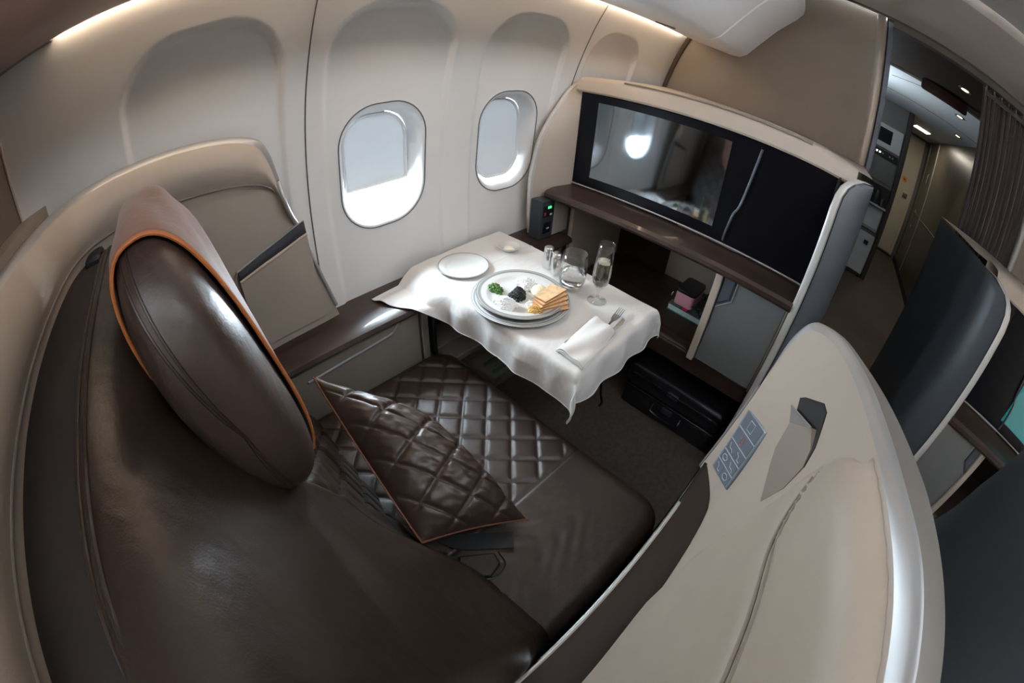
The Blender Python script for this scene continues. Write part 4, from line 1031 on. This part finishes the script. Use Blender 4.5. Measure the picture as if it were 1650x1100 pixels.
    for z, o_ in zip(pth, off):
        rows.append([P(0.040+o_, 1.318+o_*0.9, z), P(0.085, 1.350+o_*0.3, z+0.004), P(0.120, 1.385, z+0.008), P(0.138, 1.425, z+0.012), P(0.142, 1.47, z+0.012), P(0.142, 2.30, z+0.012)])
    rows.append([P(0.10, 1.393, 1.350), P(0.112, 1.397, 1.351), P(0.125, 1.410, 1.352), P(0.138, 1.435, 1.353), P(0.142, 1.47, 1.353), P(0.142, 2.30, 1.353)])
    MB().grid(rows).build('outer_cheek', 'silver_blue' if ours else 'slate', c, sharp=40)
    MB().tube([P(0.0405+o_, 1.3165+o_*0.9, z) for z, o_ in zip(pth, off)], 0.0022, 6).build('cheek_joint', 'black', c)
    MB().grid([[P(0.012, 1.312, z), P(0.024, 1.46, z)] for z in (0.0, 0.4, 0.8, 1.2, 1.33)]).build('cheek_lining', 'darkfab', c, smooth=False)
    MB().grid([[P(-1.03, 1.60, 1.388), P(0.142, 1.60, 1.366)], [P(-1.03, 2.30, 1.388), P(0.142, 2.30, 1.366)]]).build('top_deck', 'beige_hard', c, smooth=False)
    # back wall of the footwell niche, divider and locker
    bx('niche_back', (-0.97, 1.90, 0.0), (0.02, 1.92, 0.87), 'beige_hard')
    bx('niche_lining', (-0.97, 1.893, 0.0), (-0.66, 1.8995, 0.86), 'darkfab')
    bx('niche_side', (-0.985, 1.43, 0.0), (-0.965, 1.91, 0.87), 'beige_hard')
    bx('divider', (-0.278, 1.335, 0.468), (-0.250, 1.90, 0.862), 'beige_hard')
    lk = bx('locker_body', (-0.250, 1.365, 0.475), (0.010, 1.90, 0.858), 'galley')
    dr_ = bx('locker_door', (-0.246, 1.345, 0.482), (0.002, 1.364, 0.852), 'grey_door')
    # angled recessed grip in the door's upper corner
    MB().prism([P(-0.244, 1.343, 0.850), P(-0.192, 1.343, 0.850), P(-0.192, 1.343, 0.772), P(-0.244, 1.343, 0.725)][::1], (0, 0.003, 0)).build('door_grip', mat('grip_recess_'+name, (0.13, 0.145, 0.18), 0.3, metal=0.5), dr_, smooth=False)
    MB().tube([P(-0.192, 1.342, 0.850), P(-0.192, 1.342, 0.772), P(-0.244, 1.342, 0.725)], 0.0025, 6).build('grip_edge', 'silver', dr_)
    MB().tube([P(-0.203, 1.342, 0.850), P(-0.203, 1.342, 0.778), P(-0.244, 1.342, 0.742)], 0.004, 6).build('grip_shadow_gap', 'slate', dr_)
    bx('locker_edge', (0.003, 1.338, 0.475), (0.012, 1.362, 0.860), 'beige_seam')
    bx('bench_rail', (-0.965, 1.372, 0.385), (0.010, 1.40, 0.466), 'wood', c, 0.006)
    return c
cabinet('entertainment_cabinet', 'screen cabinet with beige surround and dark wood shelf ahead of the seat', lambda x: x, True)
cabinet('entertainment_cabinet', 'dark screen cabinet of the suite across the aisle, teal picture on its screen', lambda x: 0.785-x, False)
# ottoman bench inside the cabinet niche
def bench(T, label):
    t = thing('ottoman_bench', label, 'ottoman', (T(-0.6), 1.6, 0.35))
    n, m = 60, 50; rows = []; x0, x1, y0, y1 = -0.960, -0.282, 1.375, 1.895
    for i in range(n+1):
        row = []
        for j in range(m+1):
            x = lerp(x0, x1, i/n); y = lerp(y0, y1, j/m); d = min(x-x0, x1-x, y-y0, y1-y); d = max(0, min(d, 0.03))
            z = 0.476-0.03+math.sqrt(0.0009-(0.03-d)**2)+0.004*math.sin(x*9+y*14)*math.sin(y*23)
            z -= 0.005*math.exp(-((y-1.44)/0.005)**2)
            row.append((T(x), y, z))
        rows.append(row)
    mb = MB().grid(rows)
    edge = [rows[i][0] for i in range(n+1)]+[rows[n][j] for j in range(1, m+1)]+[rows[i][m] for i in range(n-1, -1, -1)]+[rows[0][j] for j in range(m-1, 0, -1)]
    mb.grid([edge, [(p[0], p[1], 0.42) for p in edge]], closev=True)
    mb.build('bench_cushion', 'leather', t, sharp=0)
    MB().box((T(-0.960), 1.402, 0.36), (T(-0.02), 1.895, 0.415)).build('bench_board', 'darkfab', t, bevel=0.003)
bench(lambda x: x, 'dark leather ottoman bench inside the cabinet ahead of the seat')
# things on the bench
bkk = thing('book', 'white-edged book with a teal cover under the pink case', 'book', (-0.39, 1.60, 0.479))
def rbox(c, w, h, ang, z0, z1):
    ca, sa = math.cos(ang), math.sin(ang)
    return [(c[0]+a*ca-b*sa, c[1]+a*sa+b*ca) for a, b in ((-w/2, -h/2), (w/2, -h/2), (w/2, h/2), (-w/2, h/2))]
BC_, BA = (-0.388, 1.672), math.radians(-1)
def bprism(w, h, z0, z1, c=BC_): return MB().prism([(a, b, z0) for a, b in rbox(c, w, h, BA, 0, 0)], (0, 0, z1-z0))
bprism(0.205, 0.21, 0.4795, 0.4825).build('cover', 'teal', bkk, bevel=0.0008); bprism(0.198, 0.204, 0.4826, 0.5075).build('page_block', 'paper', bkk, bevel=0.001)
bprism(0.205, 0.21, 0.5076, 0.5100).build('cover', mat('marbled_teal_cover', (0.06, 0.09, 0.09), 0.5, var=0.9, vscale=30), bkk, bevel=0.0008)
pk = thing('camera_case', 'small pink case with a black lid on top of the book', 'case', (-0.44, 1.66, 0.511))
MB().prism([(a-0.432, b+1.662, 0.5115) for a, b in rrect(0.092, 0.15, 0.018, 5)], (0, 0, 0.066)).build('case_body', 'pink', pk, bevel=0.004)
MB().prism([(a-0.432, b+1.662, 0.5780) for a, b in rrect(0.096, 0.155, 0.020, 5)], (0, 0, 0.012)).build('case_lid', 'blackgloss', pk, bevel=0.004)
MB().tube([(a-0.432, b+1.662, 0.5778) for a, b in rrect(0.096, 0.155, 0.020, 5)], 0.0022, 6, closed=True).build('zip', 'blackgloss', pk)
MB().tube([(-0.488, 1.59, 0.56), (-0.492, 1.586, 0.552), (-0.490, 1.585, 0.543)], 0.0025, 6).build('zip_pull', 'silver', pk)
MB().box((-0.42, 1.568, 0.5118), (-0.398, 1.58, 0.518)).build('tag', 'hotpink', pk, bevel=0.001)
bg_ = thing('black_pouch', 'crumpled shiny black pouch beside the pink case', 'pouch', (-0.34, 1.68, 0.511))
rows = []
for a in range(16):
    th = -PI/2*0.0+PI/2*a/15; rr = math.cos(th)**0.6
    rows.append([(-0.328+0.041*rr*math.cos(k*PI/16)*(1+0.10*math.sin(k*2.2+a*.7)), 1.690+0.11*rr*math.sin(k*PI/16)*(1+0.08*math.sin(k*1.7+a)), 0.5112+0.075*math.sin(th)*(1+0.10*math.sin(k*1.3+a*.5))) for k in range(32)])
rows.insert(0, [(-0.328, 1.69, 0.5110)]*32)
MB().grid(rows, closev=True).build('pouch_body', 'blackgloss', bg_, sharp=0)
MB().tube(cat([(-0.39, 1.60, 0.530), (-0.365, 1.575, 0.545), (-0.335, 1.572, 0.550), (-0.30, 1.585, 0.535), (-0.29, 1.60, 0.515)], 6), 0.0035, 7).build('cord', 'blackgloss', bg_)
# suitcase under the bench
su = thing('suitcase', 'black hard-shell suitcase lying under the ottoman bench', 'suitcase', (-0.27, 1.6, 0))
SM = mat('black_suitcase_shell', (0.009, 0.009, 0.011), 0.38, bump=[(60, 0.1, 0.002)])
MB().prism([(a-0.268, 1.405, b+0.062) for a, b in rrect(0.505, 0.118, 0.035, 6)], (0, 0.42, 0)).build('lower_shell', SM, su, bevel=0.018, seg=4)
MB().prism([(a-0.268, 1.405, b+0.186) for a, b in rrect(0.505, 0.122, 0.035, 6)], (0, 0.42, 0)).build('upper_shell', SM, su, bevel=0.018, seg=4)
MB().box((-0.516, 1.402, 0.119), (-0.020, 1.826, 0.127)).build('zip_band', 'blackgloss', su, bevel=0.002)
MB().tube([(-0.49, 1.401, 0.205), (-0.40, 1.399, 0.206), (-0.04, 1.399, 0.206)], 0.006, 8).build('shell_ridge', 'blackgloss', su)
MB().box((-0.30, 1.394, 0.19), (-0.245, 1.404, 0.215)).build('badge', 'slate', su, bevel=0.002)
hn = MB().tube(cat([(-0.345, 1.403, 0.100), (-0.345, 1.385, 0.085), (-0.335, 1.380, 0.070), (-0.27, 1.378, 0.064), (-0.205, 1.380, 0.070), (-0.195, 1.385, 0.085), (-0.195, 1.403, 0.100)], 5), 0.006, 8).build('carry_handle', 'blackgloss', su)
MB().box((-0.295, 1.396, 0.085), (-0.245, 1.405, 0.115)).build('lock', 'slate', su, bevel=0.002)
for xx in (-0.50, -0.036):
    MB().prism([(xx-0.012, 1.425+0.018*math.cos(a), 0.020+0.018*math.sin(a)) for a in [k*PI/8 for k in range(16)]], (0.024, 0, 0)).build('wheel', 'black', su, bevel=0.002)
# dangling headphone cable loop under the cloth corner
hp = tag(MB().tube(cat([(-0.60, 1.30, 0.30), (-0.585, 1.28, 0.20), (-0.56, 1.26, 0.12), (-0.545, 1.27, 0.06), (-0.56, 1.29, 0.006)], 8), 0.006, 8).build('hanging_cable', 'blackgloss'), 'black cable hanging below the corner of the tablecloth', 'cable')
# ================================================================== SUITE ACROSS THE AISLE
ac = thing('suite_shell', 'blue grey shell of the suite across the aisle', 'seat shell', (1.0, 0.2, 0))
edge = [(0.985, 0.0), (0.985, 0.60), (0.975, 0.74), (0.93, 0.91), (0.91, 1.02), (0.875, 1.13), (0.83, 1.20), (0.74, 1.245)]
rows = []
for y, z in edge:
    rows.append([(0.885, y-0.006, z), (0.800, y, z), (0.775, y-0.05, z), (0.762, y-0.14, z+0.0)])
MB().grid(rows).build('wing_edge', 'slate', ac, sharp=60)
yz = [(0.985, 0.0), (0.985, 0.60), (0.975, 0.74), (0.93, 0.91), (0.91, 1.02), (0.875, 1.13), (0.83, 1.20), (0.74, 1.245), (0.5, 1.28), (0.1, 1.32), (-0.25, 1.35), (-0.45, 1.35), (-0.45, 0.0)]
cols = []
for k in range(20):
    y = 0.985-1.4*k/19
    zt = interp(-y, [-p[0] for p in yz[2:12]], [p[1] for p in yz[2:12]]) if y < 0.975 else 0.60
    xx = 0.800-0.045*sstep(0.985, 0.80, y)
    cols.append([(xx, y, z_) for z_ in (0.0, zt*0.3, zt*0.6, zt*0.85, zt*0.96)]+[(xx+0.012, y, zt), (xx+0.05, y, zt+0.004)])
MB().grid(cols).build('outer_panel', 'slate', ac, sharp=40)
MB().grid([[(1.0, -0.42, 0.0), (1.0, -0.42, 1.35)], [(2.0, -0.42, 0.0), (2.0, -0.42, 1.35)]]).build('rear_panel', 'slate', ac, smooth=False, thick=0.02)
s2 = thing('lounge_chair', 'dark leather seat of the suite across the aisle', 'seat', (1.35, 0.3, 0))
MB().box((0.83, 0.02, 0.0), (1.74, 0.68, 0.47)).build('seat_cushion', 'leather', s2, bevel=0.05, seg=4)
MB().hexa([(0.83, 0.02, 0.45), (1.74, 0.02, 0.45), (1.74, 0.16, 0.45), (0.83, 0.16, 0.45)], [(0.83, -0.28, 1.2), (1.74, -0.28, 1.2), (1.74, -0.15, 1.2), (0.83, -0.15, 1.2)]).build('backrest', 'leather', s2, bevel=0.03, seg=3)
bench(lambda x: 0.785-x, 'dark ottoman bench of the suite across the aisle')
# ================================================================== AISLE, GALLEY AND ENTRY
gl = thing('galley_unit', 'grey galley unit with a small black monitor beyond the partition', 'galley', (0.5, 5.5, 0))
GY = 5.30
gb = lambda nm, x0, x1, z0, z1, m, dy=0.0, par=gl, bev=0.004: MB().box((x0, GY-dy, z0), (x1, GY-dy+0.03 if par is not gl or dy else GY+0.8, z1)).build(nm, m, par, bevel=bev)
gb('unit_body', -0.6, 0.735, 0.0, 2.188, 'galley')
ep = MB().box((0.735, GY-0.05, 0.0), (0.80, GY+0.8, 2.188)).build('end_post', mat('dark_end_post', (0.045, 0.038, 0.034), 0.4), gl, bevel=0.01)
mp = gb('monitor_panel', 0.28, 0.715, 1.60, 1.885, 'galley_light', 0.035)
MB().box((0.40, GY-0.040, 1.665), (0.575, GY-0.034, 1.835)).build('monitor_screen', 'bezel', mp, bevel=0.003)
sp_ = gb('switch_panel', 0.28, 0.715, 1.490, 1.575, 'black', 0.03)
for xx in (0.425, 0.465, 0.505, 0.60, 0.64): MB().box((xx-0.008, GY-0.034, 1.525), (xx+0.008, GY-0.029, 1.54)).build('switch_light', 'lamp' if xx < 0.5 else 'galley_light', sp_, smooth=False)
gb('upper_door', 0.28, 0.715, 1.20, 1.47, 'galley', 0.02)
gb('niche', 0.40, 0.735, 0.93, 1.16, 'black', 0.012)
for xx, h in ((0.50, 0.12), (0.57, 0.17), (0.66, 0.10)):
    tag(MB().lathe([(1e-5, 0), (0.035, 0), (0.036, h*0.8), (0.02, h), (1e-5, h)], (xx, GY-0.052, 0.9285), 16).build('canister', mat('dark_canister%d' % int(xx*100), (0.03, 0.03, 0.03), 0.3), None, sharp=40), {0.50: 'short dark canister in the galley niche, nearest the partition', 0.57: 'tall dark canister in the middle of the galley niche', 0.66: 'low dark canister beside the galley end post'}[xx], 'canister', 'canisters in the galley niche')
MB().box((0.28, GY-0.09, 0.905), (0.735, GY, 0.928)).build('worktop', 'galley_light', gl, bevel=0.003)
gb('lower_door', 0.28, 0.715, 0.60, 0.885, 'galley_light', 0.03)
MB().tube([(0.42, GY-0.045, 0.63), (0.70, GY-0.045, 0.63)], 0.006, 8).build('door_handle', 'silver', gl)
tr_ = thing('service_trolley', 'grey service trolley parked at the foot of the galley', 'trolley', (0.56, 5.2, 0))
MB().box((0.36, GY-0.075, 0.05), (0.725, GY-0.040, 0.56)).build('trolley_body', 'galley_light', tr_, bevel=0.01)
MB().box((0.60, GY-0.085, 0.42), (0.66, GY-0.076, 0.47)).build('trolley_latch', 'black', tr_, bevel=0.003)
MB().box((0.36, GY-0.08, 0.565), (0.725, GY-0.04, 0.585)).build('trolley_top', 'galley', tr_, bevel=0.003)
for xx in (0.40, 0.68): MB().prism([(xx, GY-0.06+0.025*math.cos(k*PI/8), 0.026+0.025*math.sin(k*PI/8)) for k in range(16)], (0.02, 0, 0)).build('wheel', 'black', tr_, bevel=0.002)
# cabin door at the end
dd = thing('door_1', 'cream cabin door with orange round marking', 'door', (1.2, 7.6, 0)); dd['kind'] = 'structure'; del dd['category']
MB().box((0.75, YE-0.06, 0.02), (1.46, YE-0.001, 2.16)).build('door_leaf', 'door', dd, bevel=0.02)
MB().box((0.78, YE-0.075, 0.05), (1.40, YE-0.061, 0.80)).build('slide_bustle', 'door', dd, bevel=0.02)
MB().lathe([(0.020, 0), (0.055, 0), (0.055, 0.004), (0.020, 0.004)], (0, 0, 0), 24).build('tmp_ring', 'orange_ring', dd)
ringo = dd.children[-1]; ringo.name = 'round_marking'; ringo.location = (0, 0, 0)
ringo.matrix_basis = Matrix.Translation(Vector((1.225, YE-0.064, 1.36))-Vector((1.2, 7.6, 0))) @ Matrix.Rotation(PI/2, 4, 'X') @ Matrix.Translation(Vector((1.2, 7.6, 0)))
MB().box((1.20, YE-0.068, 1.355), (1.25, YE-0.062, 1.368)).build('marking_bar', 'black', dd, smooth=False)
hd_ = MB().box((1.27, YE-0.085, 1.07), (1.36, YE-0.062, 1.15)).build('door_handle', 'chrome', dd, bevel=0.008)
# closet wall along the aisle
cw = thing('closet', 'olive brown closet wall along the aisle with thin metal joints', 'closet', (1.6, 5.5, 0))
MB().box((1.50, 2.75, 0.0), (2.2, 7.50, 2.188)).build('closet_body', 'closet', cw, bevel=0.004)
MB().tube([(1.498, 6.58, 0.02), (1.498, 6.58, 2.17)], 0.011, 8).build('metal_joint', 'silver', cw)
for a, b in (((1.498, 2.8, 0.965), (1.498, 6.56, 0.965)), ((1.498, 4.75, 0.02), (1.498, 4.75, 0.95)), ((1.498, 7.25, 0.02), (1.498, 7.25, 2.15)), ((1.498, 6.6, 0.98), (1.498, 7.24, 0.98))):
    MB().tube([a, b], 0.007, 8).build('metal_joint', 'outer', cw)
MB().box((1.485, 6.82, 1.50), (1.50, 6.90, 1.66)).build('closet_latch', 'chrome', cw, bevel=0.006)
for z in (0.98, 0.72): MB().box((1.490, 7.05, z), (1.50, 7.09, z+0.05)).build('closet_knob', 'silver', cw, bevel=0.005)
MB().box((1.488, 2.75, 0.0), (1.50, 7.5, 0.09)).build('kick_plate', 'darkfab', cw, bevel=0.002)
# exit sign
ex = thing('exit_sign', 'dark red exit sign hanging from the entry ceiling', 'sign', (0.70, 3.2, 2.15))
MB().prism([(a+0.70, 3.19, b+2.165) for a, b in rrect(0.40, 0.085, 0.02, 5)], (0, 0.02, 0)).build('sign_plate', 'exit', ex, bevel=0.002)
text('lettering', '\u2190  EXIT  \u2192', 0.055, Matrix.Translation((0.70, 3.188, 2.165)) @ Matrix.Rotation(PI/2, 4, 'X'), 'exit_letter', ex)
# ceiling lamps
lt = thing('ceiling_lamp', 'bright rectangular lamp in the entry ceiling', 'lamp', (1.1, 6.28, 2.185))
MB().box((0.97, 6.13, 2.182), (1.24, 6.45, 2.190)).build('lamp_frame', 'galley_light', lt, bevel=0.002); MB().box((0.99, 6.15, 2.178), (1.22, 6.43, 2.182)).build('lamp_lens', 'lamp', lt, smooth=False)
for x, y, zc, lab in ((0.755, 2.80, 2.21, 'round downlight with orange glow in the dark ceiling'), (0.975, 3.68, 2.19, 'round downlight in the white ceiling nearest the exit sign'), (1.28, 4.78, 2.19, 'round downlight in the white ceiling farthest from the exit sign')):
    t = thing('downlight', lab, 'downlight', (x, y, zc), 'entry downlights')
    MB().lathe([(0.030, -0.001), (0.050, -0.001), (0.050, -0.006), (0.030, -0.006)], (x, y, zc), 28).build('bezel_ring', 'galley', t, sharp=40)
    MB().lathe([(1e-5, -0.0015), (0.029, -0.0015), (0.029, -0.004), (1e-5, -0.004)], (x, y, zc), 28).build('lens', 'spot', t, sharp=40)
    l = D.lights.new('downlight_beam', 'SPOT'); l.energy = 18; l.color = (1.0, 0.72, 0.42); l.spot_size = 0.95; l.spot_blend = 0.8; l.shadow_soft_size = 0.03
    lo_ = D.objects.new('downlight_beam', l); COL.objects.link(lo_); lo_.location = (x, y, zc-0.02)
# curtain drawn aside at the opening
cu_ = thing('curtain', 'dark brown pleated curtain gathered beside the aisle opening', 'curtain', (0.98, 2.38, 0))
rows = []; 
for i in range(241):
    u = i/240; x = lerp(0.765, 1.205, u)
    row = []
    for j in range(31):
        z = lerp(2.20, 0.03, j/30); zf = 1-z/2.2
        ph = 2*PI*11*(u**0.8)
        amp = 0.016+0.012*zf
        row.append((x+0.028*math.sin(zf*2.2)*(1-u)*1.2+0.006*math.sin(ph*2), 2.395+amp*math.sin(ph)+0.006*math.sin(ph*2.3+zf*2), z))
    rows.append(row)
MB().grid(rows).build('pleated_fabric', 'curtain', cu_, sharp=0, thick=0.002)
for k in range(8):
    x = 0.775+0.055*k
    MB().box((x, 2.362, 2.165), (x+0.008, 2.372, 2.206)).build('curtain_glider', 'galley', cu_, bevel=0.001)
MB().box((0.77, 2.35, 2.15), (1.20, 2.361, 2.172)).build('heading_tape', 'curtain', cu_, bevel=0.001)
pr2 = struct(rprism([(1.225, 0), (2.9, 0), (2.9, 2.24), (1.225, 2.24)], 'xz', 2.35, 2.39).build('wall_2', 'partition', smooth=False), 'partition of the centre suites')
struct(MB().tube([(1.225, 2.37, 0.0), (1.225, 2.37, 2.24)], 0.026, 16).build('trim_12', 'silver'), 'rounded metal edge of the centre partition')
